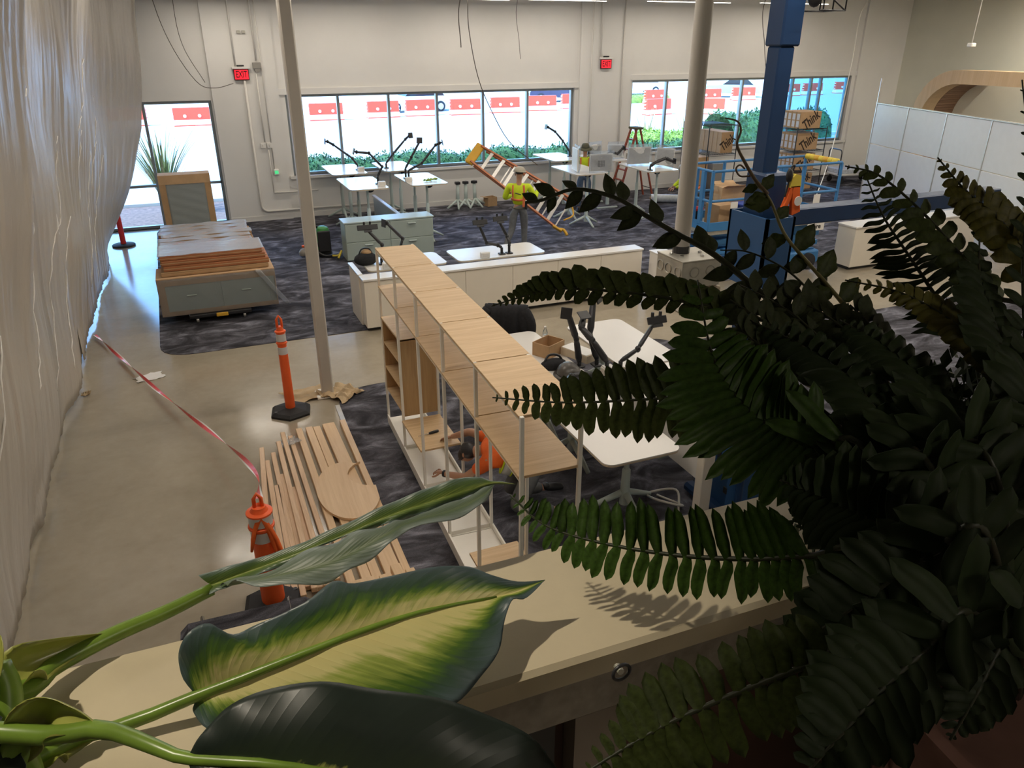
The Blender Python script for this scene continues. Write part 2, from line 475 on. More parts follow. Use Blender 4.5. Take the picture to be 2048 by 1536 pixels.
def window(n, x0, x1, z0, z1, muls, trans=(), blue=99):
    t = bpy.data.objects.new('window_%d' % n, None); C.objects.link(t); t.location = ((x0+x1)/2, WY+.14, z0); struct(t)
    ox, oz = (x0+x1)/2, z0; fw = .065; d = .11
    def fr(a, b): MB().mm((a[0]-ox,-d/2,a[1]-oz), (b[0]-ox,d/2,b[1]-oz)).build('frame_rail', 'mullion', t)
    fr((x0,z0),(x1,z0+fw)); fr((x0,z1-fw),(x1,z1)); fr((x0,z0+fw),(x0+fw,z1-fw)); fr((x1-fw,z0+fw),(x1,z1-fw))
    xs = [x0] + list(muls) + [x1]
    for m_ in muls: MB().mm((m_-.032-ox,-d/2,fw), (m_+.032-ox,d/2,z1-oz-fw)).build('mullion', 'mullion', t)
    for i in range(len(xs)-1):
        zs = [z0] + list(trans) + [z1]
        for j in range(len(zs)-1):
            if j: MB().mm((xs[i]+.032-ox,-d/2,zs[j]-.03-oz), (xs[i+1]-.032-ox,d/2,zs[j]+.03-oz)).build('transom', 'mullion', t)
            MB().mm((xs[i]+.02-ox,-.006,zs[j]+.02-oz), (xs[i+1]-.02-ox,.006,zs[j+1]-.02-oz)).build('pane', 'glassblue' if xs[i] > blue else 'glass', t)
window(1, -5.2, .76, 0, 2.88, (-3.7,-2.2,-.72), (1.0,))
window(2, 2.45, 10.3, 1.05, 2.96, (3.73,5.02,6.31,7.6,8.91))
window(3, 12.15, 20.4, 1.12, 3.12, (13.4,14.75,16.14,17.5,18.1,18.85,19.25), (), 17.4)

# ---------------------------------------------------------------- carpets (thin, inlaid on the slab)
def rounded(pts, r):   # round the corners of a polygon
    out = []; n = len(pts)
    for i in range(n):
        p = Vector(pts[i]); a = Vector(pts[i-1])-p; b = Vector(pts[(i+1)%n])-p
        rr = min(r, a.length*.45, b.length*.45); A = p+a.normalized()*rr; B = p+b.normalized()*rr
        for k in range(7): t = k/6; q = A*(1-t)**2+p*2*t*(1-t)+B*t*t; out.append((q.x,q.y))
    return out
o = MB().prism(rounded([(-.80,11.12),(2.2,11.12),(7.2,11.12),(22.3,11.12),(22.3,19.98),(-.92,19.98)], .5), 0.0005, .008).build('carpet', 'carpet')
tag(o, 'charcoal patterned carpet field along the window wall', 'carpet')
o = MB().prism(rounded([(1.28,9.05),(6.2,9.05),(6.4,8.75),(13,8.75),(13,1.2),(1.05,1.2)], .55), 0.0005, .008).build('carpet', 'carpet')
tag(o, 'charcoal carpet field under the oak bookshelf', 'carpet')
# metal carpet edge strip
o = MB().prism([(1.22,8.6),(1.275,8.6),(1.05,1.4),(.99,1.4)], .001, .011).build('edge_strip', 'alu')
tag(o, 'bare metal edge strip between concrete and bookshelf carpet', 'strip')

# ---------------------------------------------------------------- linear LED pendants, three rows over the hall
def pendant(x, y, z, L, label, cable=True, power=70):
    t = thing('pendant_light', label, 'light', (x,y,z), 0, 'linear pendants under the ceiling')
    MB().cbox((0,0,.045), (L,.075,.07), .008).build('housing', 'white', t)
    MB().cbox((0,0,.004), (L-.02,.06,.012), .003).build('diffuser', 'led', t)
    for s in (-1,1): MB().cyl((s*L*.42,0,.08), (s*L*.42,0,6.4-z), .004, 5).build('hanger_wire', 'cable', t)
    ld = bpy.data.lights.new('tube', 'AREA'); ld.shape = 'RECTANGLE'; ld.size = L; ld.size_y = .08; ld.energy = power; ld.color = (1.0,.90,.77)
    lo = bpy.data.objects.new('tube', ld); C.objects.link(lo); lo.parent = t; lo.location = (0,0,-.012)
    return t
names = ['first','second','third','fourth','fifth','sixth','last']
for i,(xa,xb) in enumerate([(.35,1.9),(2.64,5.1),(5.9,7.75),(8.25,10.4),(11.6,14.2),(15.2,17.6)]):
    pendant((xa+xb)/2, 18.6, 4.99+.012*i*1.6, xb-xa, '%s lit linear pendant from the plastic sheet, over the window desks' % names[i], power=28)
for r,y in enumerate((13.6, 9.0, 4.6)):
    row = ('above the ladder carrier','above the low white storage run','above the oak bookshelf')[r]
    for i,x in enumerate((.9,4.9,8.6,13.0,17.4,-6.5,20.9)):  # outermost two per row added to light the dust sheet and right wall
        pendant(x, y, 5.35, 3.0 if x < 20 else 2.2, '%s unseen linear pendant in the row high %s' % (names[i], row), power=54 if x < 20 else 150)

# ================================================================ outside the windows
struct(MB().mm((-60,20.28,-.6), (140,130,-.15)).build('ground', 'asphalt'))
o = MB().mm((-8,20.29,-.15), (1.6,23.6,-.10)).build('planting_bed', 'mulch'); tag(o, 'mulched planting bed outside the tall left window', 'bed')
o = MB().cbox((-3.2,23.7,-.08), (9.8,.18,.16), .02).build('kerb', 'concrete_out'); tag(o, 'pale concrete kerb at the edge of the mulch bed', 'kerb')
o = MB().mm((11.6,20.29,-.15), (40,27,-.09)).build('planting_bed', 'concrete_out'); tag(o, 'sunlit pale planting strip outside the right window', 'bed')
o = MB().cbox((26,30.2,-.08), (26,.2,.16), .02).build('kerb', 'concrete_out'); tag(o, 'grey kerb across the lot behind the flax plants', 'kerb')

def leaf_cloud(mb, fn, n, size, rnd):
    for _ in range(n):
        p = fn(rnd); q = Euler((rnd.uniform(0,6.3), rnd.uniform(0,6.3), rnd.uniform(0,6.3))).to_matrix(); s = size*rnd.uniform(.6,1.4)
        mb.add([p+q@Vector(v_)*s for v_ in ((0,0,0),(.45,.25,.05),(1,0,-.05),(.45,-.25,.05))], [(0,1,2,3)])
def hedge(x0, x1, y, zt, w, label, mat='hedge', seed=1, z0=-.15, n=0):
    rnd = random.Random(seed); t = thing('hedge', label, 'hedge', ((x0+x1)/2, y, z0)); L = x1-x0; h = zt-z0
    def surf(u, v):
        a = PI*v; bx = L*(u-.5); r = .96+.04*math.sin(bx*2.3+seed)+.03*math.sin(bx*7.1+v*9)
        return (bx, -math.cos(a)*w/2*r, max(.0, math.sin(a))**.55*h*r*.95)
    MB().grid(surf, int(L*6), 14).build('core', mat, t, True)
    mb = MB()
    def pt(r):
        u = r.random(); v = r.uniform(.04,.96); p = Vector(surf(u,v)); return p + Vector((r.uniform(-.05,.05), r.uniform(-.05,.05), r.uniform(-.03,.07)))
    leaf_cloud(mb, pt, n or int(L*650), .075 if w < 1.5 else .12, rnd); f = mb.build('foliage', mat, t); f['kind'] = 'stuff'
hedge(1.75, 11.2, 21.35, 1.36, .95, 'clipped green hedge under the wide middle window', 'hedge', 3)
hedge(12.6, 16.4, 21.5, 1.30, .9, 'clipped green hedge below the right window sill', 'hedge', 5, -.09)
hedge(19.6, 24.5, 25.6, 1.65, 2.2, 'tall rounded shrub behind the tinted glass', 'hedge', 8, -.09)
hedge(15.4, 18.2, 25.4, 1.05, 1.6, 'bright yellow green shrub behind the sill hedge', 'hedgelight', 9, -.09)
hedge(30.5, 35, 52.5, .45, 1.2, 'low strip of shrubs beside the parked white car', 'hedgelight', 12, n=1200)
def flax(loc, n, h, label, mat, seed):
    rnd = random.Random(seed); t = thing('flax_plant', label, 'plant', loc)
    for k in range(n):
        a = rnd.uniform(0, 2*PI); lean = rnd.uniform(.05,.6); H = h*rnd.uniform(.6,1.1); w = rnd.uniform(.022,.04)
        d = Vector((math.cos(a), math.sin(a), 0)); s = Vector((-d.y, d.x, 0)); mb = MB(); vs = []
        for i in range(7):
            u = i/6; c = d*(lean*H*u**1.7+.05) + Vector((0,0,H*(u-.12*lean*u**3))); ww = w*(1-u)**.6*(1 if i else .7)
            vs += [c-s*ww, c+d*.006*(1-u)+Vector((0,0,-.012*(1-u))), c+s*ww]
        mb.add(vs, [(3*i+j, 3*i+j+1, 3*i+j+4, 3*i+j+3) for i in range(6) for j in (0,1)])
        mb.build('blade', mat if rnd.random() < .7 else 'flaxtan', t, True)
flax((-.65,22.4,-.06), 120, 2.2, 'spiky flax plant outside the tall left window', 'flax', 2)
flax((17.6,27.6,-.1), 34, 1.75, 'tan flax plant left of the pendant pole outside', 'flaxtan', 4)
flax((19.7,27.9,-.1), 30, 1.6, 'tan flax plant right of the pendant pole outside', 'flaxtan', 5)
flax((22.4,28.6,-.1), 26, 1.4, 'small flax clump nearest the blue tinted glass', 'flaxtan', 6)
# small bare shrub seen low in the right window
# ---------------------------------------------------------------- water filled road barriers
def make_barrier():
    t = thing('road_barrier', '', 'barrier')
    L = 2.0
    def side(s, z0, z1, y0, y1, mat, nm, x=1.0):
        MB().prism([(-y0,z0),(y0,z0),(y1,z1),(-y1,z1)], -L/2*x, L/2*x, lambda a,b,c: (c,a,b)).build(nm, mat, t)
    side(0, 0, .06, .30, .30, 'barrier_red', 'base_lip')
    side(0, .06, .32, .28, .20, 'barrier_white', 'lower_body')
    side(0, .32, .95, .20, .14, 'barrier_red', 'upper_body', .97)
    for x in (-.38,.38):
        MB().cyl((x,-.235,.52), (x,.235,.52), .085, 14).build('fork_hole', 'barrier_white', t)
    for s in (-1,1):
        for z in (.42,.62,.82): MB().cbox((s*(L/2+.02),0,z), (.09,.12,.07), .01).build('hinge_lug', 'barrier_white', t)
    return t
b0 = make_barrier()
spots = [(-2.6,48.4,0,'partly behind the plastic sheet'),(.7,47.4,0,'filling the tall left window'),(4.9,47.6,2,'half hidden by the square column'),
 (8.1,47.7,-2,'first whole one right of the square column'),(11.6,48.0,3,'second whole one right of the square column'),(14.1,48.3,2,'third whole one right of the square column'),
 (16.9,47.9,-3,'fourth whole one right of the square column'),(19.8,48.3,-4,'fifth whole one right of the square column'),(22.7,48.8,-6,'sixth one right of the square column'),
 (25.6,49.6,-4,'cut off by the right edge of the middle window'),(28.2,43.2,8,'nearest the glass in the right window'),(31.5,42.3,-38,'standing askew behind the pendant pole'),(33.4,51.5,4,'farthest back behind the flax plants'),
 (37.8,50.9,-4,'right of the pendant pole'),(41.6,51.6,-6,'beside the silver car'),(48.3,54,-3,'seen first through blue glass'),(51.2,54.4,0,'second one through blue glass'),(55.6,55.2,-5,'third one through blue glass'),(59.4,56,-6,'last one through blue glass')]
for i,(x,y,a,lab) in enumerate(spots):
    b = b0 if i == 0 else copy_tree(b0)
    b.location = (x,y,-.15); b.rotation_euler = (0,0,R(a)); b['label'] = 'red and white road barrier, ' + lab; b['group'] = 'road barriers in the lot'
# ---------------------------------------------------------------- parked cars
def car(loc, rz, mat, label, h=1.5, L=4.6):
    t = thing('car', label, 'car', loc, rz); W = 1.8
    body = [(-L/2,.35),(-L/2+.05,.75),(-L/2+.25,.92),(-L*.16,1.0),(L*.36,.98),(L/2-.1,.88),(L/2,.6),(L/2-.02,.32)]
    for wx in (L*.31,-L*.31): pass
    MB().prism(body, -W/2, W/2, lambda a,b,c: (a,c,b)).build('body', mat, t, 40)
    cab = [(-L*.17,.99),(-L*.03,h-.06),(L*.08,h),(L*.25,h-.04),(L*.38,.97)]
    MB().prism(cab, -W/2+.12, W/2-.12, lambda a,b,c: (a,c,b)).build('cabin', 'carglass', t, 40)
    MB().prism([(-L*.02,h-.05),(L*.08,h+.01),(L*.25,h-.03),(L*.25,h+.0),(L*.08,h+.045),(-L*.02,h-.01)], -W/2+.1, W/2-.1, lambda a,b,c: (a,c,b)).build('roof', mat, t)
    for wx in (-L*.31,L*.31):
        for s in (-1,1):
            w = MB(); w.lathe([(.2,-.11),(.33,-.1),(.35,-.05),(.35,.05),(.33,.1),(.2,.11)], 20, (wx,s*(W/2-.08),.33), Matrix.Rotation(PI/2,3,'X')); w = w.build('wheel', 'rubber', t, 40)
            MB().lathe([(.05,-.12),(.2,-.115),(.2,.115),(.05,.12)], 14, (wx,s*(W/2-.07),.33), Matrix.Rotation(PI/2,3,'X')).build('hubcap', 'alu', w)
    for s in (-1,1):
        MB().cbox((-L/2+.06,s*.62,.72), (.06,.34,.12), .02).build('headlamp', 'white', t)
        MB().cbox((L/2-.05,s*.62,.76), (.06,.34,.12), .02).build('tail_lamp', 'red', t)
    return t
car((14.6,51.6,-.15), R(4), 'carwhite', 'white van parked behind barriers in the middle window', 1.8, 5.0)
car((27.3,56.0,-.15), R(-14), 'cardark', 'dark car at the right end of the middle window', 1.45)
car((42.9,55.0,-.15), R(-28), 'carsilver', 'silver car parked beside the blue mast', 1.5)
car((37.5,61.0,-.15), R(-6), 'carwhite', 'white car far behind the shrubs in the right window', 1.5)

# ================================================================ things on the window wall
def exit_sign(x, z, label):
    t = thing('exit_sign', label, 'sign', (x, WY-.12, z))
    MB().cbox((0,0,.125), (.40,.08,.05), .006).build('canopy', 'white', t)
    MB().cbox((0,0,-.02), (.34,.05,.24), .006).build('housing', 'exitdark', t)
    MB().cbox((0,-.024,-.02), (.30,.012,.20), .003).build('lit_face', 'exitred', t)
    text_mesh('lettering', 'EXIT', .20, 'exitdark', t, Matrix.Translation((0,-.032,-.02)) @ Matrix.Rotation(PI/2,4,'X') @ Matrix.Diagonal((.62,1,1,1)), .001)
    MB().cbox((0,0,.17), (.16,.06,.03), .004).build('bracket', 'black', t)
exit_sign(1.51, 3.45, 'lit red exit sign left of the square column')
exit_sign(11.19, 3.58, 'lit red exit sign between the two wide windows')
def conduit(name, pts, r, label, mat='conduit', n=8, smooth=True):
    o = MB().tube(pts, r, n).build(name, mat, None, smooth); tag(o, label, 'conduit'); return o
conduit('conduit', [(1.40,WY-.105,6.3),(1.40,WY-.105,3.6)], .02, 'white conduit dropping to the left exit sign')
conduit('conduit', [(1.88,WY-.105,6.3),(1.88,WY-.105,3.72)], .022, 'white conduit dropping to the small grey box')
conduit('conduit', [(1.84,WY-.105,3.44),(1.84,WY-.105,1.9)], .018, 'white conduit between grey box and twin switch plates')
conduit('conduit', [(1.56,WY-.105,3.3)] + [(1.56,WY-.105,.5)] + [(1.56+.16*(1-math.cos(a)),WY-.105,.4-.16*math.sin(a)) for a in (0,.4,.8,1.2,1.57)] + [(4.4,WY-.105,.24)], .028, 'long white conduit bending along the wall base')
conduit('conduit', [(1.98,WY-.105,6.3),(1.98,WY-.105,1.25)], .014, 'thin white conduit above the green lit device')
conduit('raceway', [(1.90,WY-.105,.68),(3.0,WY-.105,.68)], .02, 'short white raceway beneath the green lit device')
conduit('conduit', [(1.90,WY-.105,1.72),(1.90,WY-.105,.68)], .013, 'thin white drop from switch plates to raceway')
for x in (11.02,): conduit('conduit', [(x,WY-.105,6.3),(x,WY-.105,3.7)], .02, 'white conduit dropping to the right exit sign')
conduit('conduit', [(11.74,WY-.105,6.3),(11.74,WY-.105,.2)], .022, 'white conduit right of the right exit sign, floor to ceiling')
conduit('conduit', [(10.75,WY-.105,6.3),(10.75,WY-.105,.2)], .016, 'white conduit left of the right exit sign, floor to ceiling')
t = thing('junction_box', 'small grey alarm box beside the left exit sign', 'box', (1.88,WY-.12,3.6))
MB().cbox((0,0,.02), (.19,.08,.14), .01).build('body', 'greybox', t); MB().prism([(-.07,-.05),(.07,-.05),(.04,-.12),(-.04,-.12)], -.03, .03, lambda a,b,c: (a,c,b)).build('hood', 'greybox', t)
t = thing('junction_box', 'twin grey outlet plate high above the exit sign', 'box', (1.62,WY-.10,4.33)); MB().cbox((-.05,0,0), (.08,.05,.07), .01).build('cover', 'galv', t); MB().cbox((.06,0,0), (.08,.05,.07), .01).build('cover', 'galv', t)
t = thing('switch_plate', 'pair of white switch plates left of the square column', 'switch', (1.86,WY-.10,1.82))
for s in (-1,1): p = MB().cbox((s*.075,0,0), (.12,.04,.13), .008).build('plate', 'white', t); MB().cbox((s*.075,-.025,0), (.03,.02,.06), .004).build('toggle', 'conduit', p)
t = thing('sensor', 'small device with a green light above the raceway', 'sensor', (2.02,WY-.11,1.18))
MB().cbox((0,0,0), (.13,.06,.15), .02).build('body', 'white', t); MB().cbox((0,-.032,.0), (.09,.012,.08), .006).build('light', 'green_led', t)
# loose cables hanging from the ceiling
def cable(pts, r, label, mat='cable', n=24, cat='cable', name='cable'):
    o = MB().tube(bez(pts, n), r, 5).build(name, mat, None, True); return tag(o, label, cat)
cable([(-.2,19.3,6.3),(-0.110,19.300,4.929),(0.121,19.400,4.014),(0.517,19.500,3.293),(0.874,19.600,3.165),(1.3,19.85,3.24)], .008, 'long dark cable looping down to the left exit sign')
cable([(.4,19.5,6.3),(0.284,19.500,4.944),(0.336,19.600,4.062),(0.682,19.700,3.281)], .007, 'thinner cable hanging beside the looping one')
cable([(4.853,13.500,4.779),(4.869,13.500,4.317),(5.048,13.600,3.591),(5.358,13.800,3.021),(5.926,14.200,2.328),(6.666,14.500,1.817)], .008, 'thin black cable hanging in front of the middle window')
cable([(7.05,18.4,6.3),(6.431,18.400,5.004),(6.425,18.400,4.002)], .012, 'stiff grey cable end hanging above the middle window')
cable([(8.4,18.2,6.3),(7.791,18.200,5.019),(7.833,18.200,4.164),(7.874,18.200,3.745)], .006, 'faint grey cable end right of the long black cable')
cable([(15.1,17.2,6.2),(14.043,17.000,5.076),(14.192,17.000,4.048),(14.420,17.000,3.209)], .009, 'dark cable hanging just left of the blue mast')
cable([(20.6,18.4,5.9),(18.442,18.000,5.192),(17.257,17.000,3.668),(16.154,16.000,2.298),(14.500,14.500,1.373),(12.662,12.900,0.831),(12.042,12.400,0.597)], .011, 'white rope slanting down behind the yellow padded rail', 'cablewhite', cat='rope', name='rope')
t = thing('cable_drop', 'white drop cord with box end above the wooden arch', 'cord', (19.000,14.858,4.048))
MB().cbox((0,0,0), (.16,.16,.10), .02).build('end_box', 'white', t)
MB().tube([(0,0,.05),(0.02,0,2.4)], .014, 6).build('cord', 'cablewhite', t, True)

# ================================================================ column, plastic sheet, posts, left side goods
t = thing('column', 'square white steel column wrapped in brown paper at the foot', 'column', (1.20,9.0,0))
MB().cbox((0,0,3.2), (.142,.142,6.38), .016).build('shaft', 'colwhite', t)
MB().cbox((0,0,.012), (.3,.3,.02), .004).build('base_plate', 'postwhite', t)
rnd = random.Random(4)
def crumple(cx, cy, sx, sy, amp, rz, seed, nx=16, ny=16, z0=.012):
    r_ = random.Random(seed); ph = [r_.uniform(0,6) for _ in range(8)]
    def fn(u, v):
        x = (u-.5)*sx*(1+.10*math.sin(v*7+ph[0])+.06*math.sin(v*17+ph[1])); y = (v-.5)*sy*(1+.12*math.sin(u*6+ph[2])+.07*math.sin(u*19+ph[3]))
        z = abs(math.sin(u*9+v*4+ph[4])*math.sin(v*8-u*3+ph[5]))*amp + abs(math.sin(u*23+ph[6])*math.sin(v*19+ph[7]))*amp*.35
        c, s = math.cos(rz), math.sin(rz)
        return (cx+x*c-y*s, cy+x*s+y*c, z0+z)
    return MB().shell(fn, nx, ny, (0,0,1), .004)
o = crumple(1.0, 9.05, .62, .42, .022, .2, 3).build('paper_wrap', 'brownpaper', None, 30); tag(o, 'crumpled brown paper sheet left of the column foot', 'paper')
o = crumple(1.36, 8.92, .42, .46, .05, .6, 9).build('paper_wrap', 'brownpaper', None, 30); tag(o, 'torn brown paper curling up right of the column foot', 'paper')

pm('sheetseam', (.80,.77,.72), .3, var=.1, scale=20)
# ---------------------------------------------------------------- plastic dust sheet: a long hanging film with folds and a ragged hem
def sheet(y0, y1, seed, label, xoff=0, ztop=6.3, gather=False, nu=220, nv=40):
    r_ = random.Random(seed); ph = [r_.uniform(0,6.3) for _ in range(12)]
    def fn(u, v):
        y = y0+(y1-y0)*u; z = ztop*(1-v)
        top = -.42 if gather else -1.0; top = top + (1-u)*(-.5)
        # profile: hangs out from the room side at the top and is drawn in to the hem
        k = v
        x = top*(1-k)**1.3 + (-1.80)*(1-(1-k)**1.3)
        if gather:
            # far edge: bellied film, tied in low down
            pull = max(0, (z-.25)/2.2); e = max(0, u-.55)/.45
            x = (-1.78 + 1.05*min(1, pull)**.8*e + (z-2.4)*.14*e*(z > 2.4)) if z > .25 else -1.78
            x = x*e + (1-e)*(top*(1-k)**1.3 + (-1.80)*(1-(1-k)**1.3))
        f = .024*math.sin(y*4.1+ph[0]+.5*z)+.016*math.sin(y*9.3+ph[1]-.8*z)+.012*math.sin(y*21+ph[2]+z*.6)+.010*math.sin(y*37+ph[3]-.9*z)+.006*math.sin(y*61+ph[9]+1.1*z)
        x += f*(1-.55*v) + xoff*(1-v)**.7 + .02*math.sin(z*3+y*1.4+ph[5])
        hem = .01+.05*abs(math.sin(y*.9+ph[4]))+.03*abs(math.sin(y*3.1+ph[6])); x += .05*max(0,v-.8)/.2*math.sin(y*2.3+ph[7])*abs(math.sin(y*.8+ph[8]))
        z = z*(ztop-hem)/ztop + hem
        return (x, y, z)
    o = MB().shell(fn, nu, nv, (1,0,0), .002).build('dust_sheet', 'sheet', None, True); tag(o, label, 'sheet', 'plastic dust sheets')
    for ua,va,ub,vb_ in ((.04,.80,.22,.52),(.20,.86,.40,.56),(.38,.92,.58,.62),(.56,.95,.76,.66),(.30,.62,.46,.40),(.08,.58,.20,.36),(.62,.70,.74,.50)):
        P = []
        for k in range(19):
            q = k/18; p = Vector(fn(ua+(ub-ua)*q, va+(vb_-va)*q+.015*math.sin(q*9+seed))); P.append(p+Vector((.006,0,0)))
        MB().tube(P, [.004+.005*abs(math.sin(k*1.9)) for k in range(19)], 5).build('seam', 'sheetseam', o, True)
    return o
sheet(11.2, 17.3, 2, 'translucent plastic dust sheet hanging nearest the tall window', 0, gather=True)
sheet(6.6, 12.6, 5, 'translucent plastic dust sheet in the middle of the hung run', .24)
sheet(1.4, 7.4, 8, 'translucent plastic dust sheet closest to the balcony', .42)
# slanting tape lines that join the films
for k,(a,b_) in enumerate([((-1.62,8.2,1.1),(-1.28,9.6,2.6)),((-1.66,6.4,1.0),(-1.3,7.7,2.5)),((-1.6,10.2,1.1),(-1.25,11.8,2.5))]):
    pass

# ---------------------------------------------------------------- delineator posts and barricade tape
def delineator(loc, label, h=1.12, base='hex', bands=True, mat='orange', k=1.0):
    t = thing('delineator_post', label, 'post', loc)
    if base == 'hex':
        MB().lathe([(.26,0),(.26,.025),(.22,.055),(.09,.075)], 6, (0,0,.001), Matrix.Rotation(R(20),3,'Z')).build('base', 'rubber', t)
        for a in (20,200): MB().cyl((.19*math.cos(R(a)),.19*math.sin(R(a)),.03), (.19*math.cos(R(a)),.19*math.sin(R(a)),.064), .018, 10).build('base_plug', 'black', t)
    else: MB().lathe([(.24,0),(.24,.02),(.22,.035),(.06,.045)], 28, (0,0,.001)).build('base', 'rubber', t, 40)
    s = MB().lathe([(.058*k,.05),(.055*k,h*.5),(.052*k,h*.82),(.052*k,h*.9),(.036*k,h*.93),(.034*k,h*.95)], 18).build('shaft', mat, t, 40)
    if bands:
        for z in (h*.66,h*.80): MB().lathe([(.054*k,z),(.0565*k,z),(.0560*k,z+.09),(.053*k,z+.09)], 18).build('reflective_band', 'reflect', t, 40)
        for z in (h*.765,h*.885): MB().lathe([(.052*k,z),(.064*k,z+.008),(.064*k,z+.022),(.052*k,z+.03)], 18).build('collar', mat, t, 40)
    MB().tube([(-.028,0,h*.94),(-.026,0,h*1.02),(0,0,h*1.06),(.026,0,h*1.02),(.028,0,h*.94)], .015, 8).build('handle', mat, t, True)
    return t
delineator((.69,8.64,0), 'orange delineator post on a black hexagonal base beside the column', 1.18)
delineator((-1.58,18.5,.008), 'red delineator post on a round base under the plastic sheet', .95, 'round', False, 'red')
tp = delineator((.08,5.14,0), 'orange delineator post knotted with barricade tape beside the lumber', 1.0, k=1.55)
mb = MB()
for a in (0,.5,1.1): mb.tube(bez([(-.06,-.02,0.87+a*.03),(0,-.075,.90),(.065,-.01,.89),(.02,.06,.87),(-.06,.02,.87+a*.02)], 12), .014, 5)
for dx,dz in ((-.10,-.26),(.09,-.42),(.15,-.62)): mb.tube(bez([(0,-.06,.89),(dx*.6,-.08,.85+dz*.3),(dx,-.09,.88+dz)], 6), [.03,.026,.022,.02,.02,.016,.01], 4)
mb.build('tape_knot', 'orangecloth', tp, True)
# barricade tape: a flat twisted ribbon, red and white
def ribbon(pts, w, label, n=90, turns=7):
    P = bez(pts, n); t = thing('barricade_tape', label, 'tape', tuple(P[0])); o0 = P[0]
    for part in (0,1):
        mb = MB(); vs = []
        for i,p in enumerate(P):
            d = (P[min(i+1,n)]-P[max(i-1,0)]).normalized(); s = d.cross(Vector((0,0,1))).normalized(); u = s.cross(d); a = turns*PI*i/n
            q = s*math.cos(a)+u*math.sin(a); h0, h1 = ((-.5,.22),(.22,.5))[part]
            vs += [p-o0+q*w*h0, p-o0+q*w*h1]
        mb.add(vs, [(2*i,2*i+1,2*i+3,2*i+2) for i in range(n)])
        mb.build('red_stripe' if part == 0 else 'white_stripe', ('tapered','white')[part], t)
ribbon([(.10,5.17,1.0),(.10,6.4,.58),(-.22,8.0,.22),(-.80,9.7,.10),(-1.30,11.2,.06),(-1.72,12.4,.05)], .052, 'red and white barricade tape sagging from the near post to the sheet', 160, 5)
o = crumple(-.93, 10.45, .34, .22, .012, .3, 21, 8, 8, .004).build('paper_scrap', 'white', None, 30); tag(o, 'white sheet of paper lying beside the tape', 'paper')
o = crumple(-1.67, 10.15, .12, .06, .05, .9, 25, 6, 6, .004).build('paper_scrap', 'brownpaper', None, 30); tag(o, 'small tan paper scrap by the sheet hem', 'paper')

# ---------------------------------------------------------------- wrapped cabinet on a dolly with a pile of flat packs
t = thing('dolly', 'black furniture dolly with yellow grip under the wrapped cabinet', 'dolly', (.12,12.72,0.008))
MB().cbox((0,0,.115), (.95,.55,.06), .012).build('deck', 'black', t); MB().cbox((.02,-.285,.115), (.18,.03,.06), .008).build('grip', 'yellowplastic', t)
for x in (-.36,.36):
    for y in (-.22,.22):
        w = MB().cbox((x,y,.078), (.07,.07,.016), .004).build('caster_plate', 'darkmetal', t)
        MB().lathe([(.012,-.02),(.042,-.018),(.045,0),(.042,.018),(.012,.02)], 16, (x,y,.046), Matrix.Rotation(PI/2,3,'Y')).build('wheel', 'alu', t, 40)
t = thing('wrapped_cabinet', 'sage cabinet with cardboard edge guards and clear film on dolly', 'cabinet', (.15,12.85,.160))
W,Dp,Hc = 1.76,.66,.60
MB().cbox((0,0,Hc/2), (W-.02,Dp-.02,Hc-.01), .006).build('body', 'sage', t)
for s in (-1,1):
    MB().cbox((s*W*.235,-Dp/2+.002,Hc*.44), (W*.42,.016,Hc*.74), .004).build('drawer_front', 'sage', t)
    MB().cbox((s*W*.235,-Dp/2-.018,Hc*.52), (.15,.02,.02), .005).build('handle', 'sage', t)
for s in (-1,1):
    MB().mm((s*W/2-.0-(.10 if s>0 else 0),-Dp/2-.012,0), (s*W/2+(.10 if s<0 else 0),-Dp/2+.004,Hc)).build('corner_guard', 'card', t) if s < 0 else None
    MB().mm((s*(W/2-.004),-Dp/2-.012,0), (s*(W/2+.012),Dp/2,Hc)).build('side_guard', 'card', t)
MB().mm((-W/2,-Dp/2-.014,Hc-.11), (W/2,-Dp/2+.002,Hc+.002)).build('edge_guard', 'card', t)
MB().mm((-W/2,-Dp/2-.014,0), (W/2,-Dp/2+.002,.07)).build('edge_guard', 'card', t)
MB().mm((-W/2-.01,-Dp/2-.012,Hc), (W/2+.01,Dp/2,Hc+.012)).build('top_guard', 'cardlight', t)
def strap(u, v): return (W/2-.30+.42*v+.09*u, -Dp/2-.02-.05*math.sin(v*3), Hc+.015-.62*v)
MB().shell(strap, 4, 10, (0,-1,0), .003).build('film_tail', 'wrap', t, True)
MB().shell(lambda u,v: (-W/2-.012+(W+.024)*u, -Dp/2-.022-.004*math.sin(u*40+v*11), Hc*v), 60, 10, (0,-1,0), .001).build('film', 'wrap', t, True)
# pile of flat cartons, front to back and layered
rnd = random.Random(11); k = 0
lay = [('lowest','card'),('second','cardred'),('third','cardred'),('top','cardred')]
zz = .160+.615
for i,(nm,mt) in enumerate(lay):
    hgt = (.075,.085,.08,.07)[i]
    t = thing('flat_carton', 'flat orange brown carton, %s of the front pile on the wrapped cabinet' % nm, 'carton', (.15+rnd.uniform(-.03,.05),12.98+.02*i,zz), R(rnd.uniform(-1.2,1.2)), 'flat cartons on the wrapped cabinet')
    MB().cbox((0,0,hgt/2), (1.62-.03*i,.76,hgt-.004), .006).build('box', mt, t)
    MB().mm((-.8,-.384,hgt*.42), (.8,-.374,hgt*.58)).build('tape_seam', 'cardlight', t)
    if i == 3: MB().shell(lambda u,v: (-.8+1.6*u, -.38+.76*v, hgt+.004+.006*math.sin(u*23+v*9)*math.sin(v*17+u*5)), 40, 14, (0,0,1), .001).build('film', 'wrapfilm', t, True)
    zz += hgt
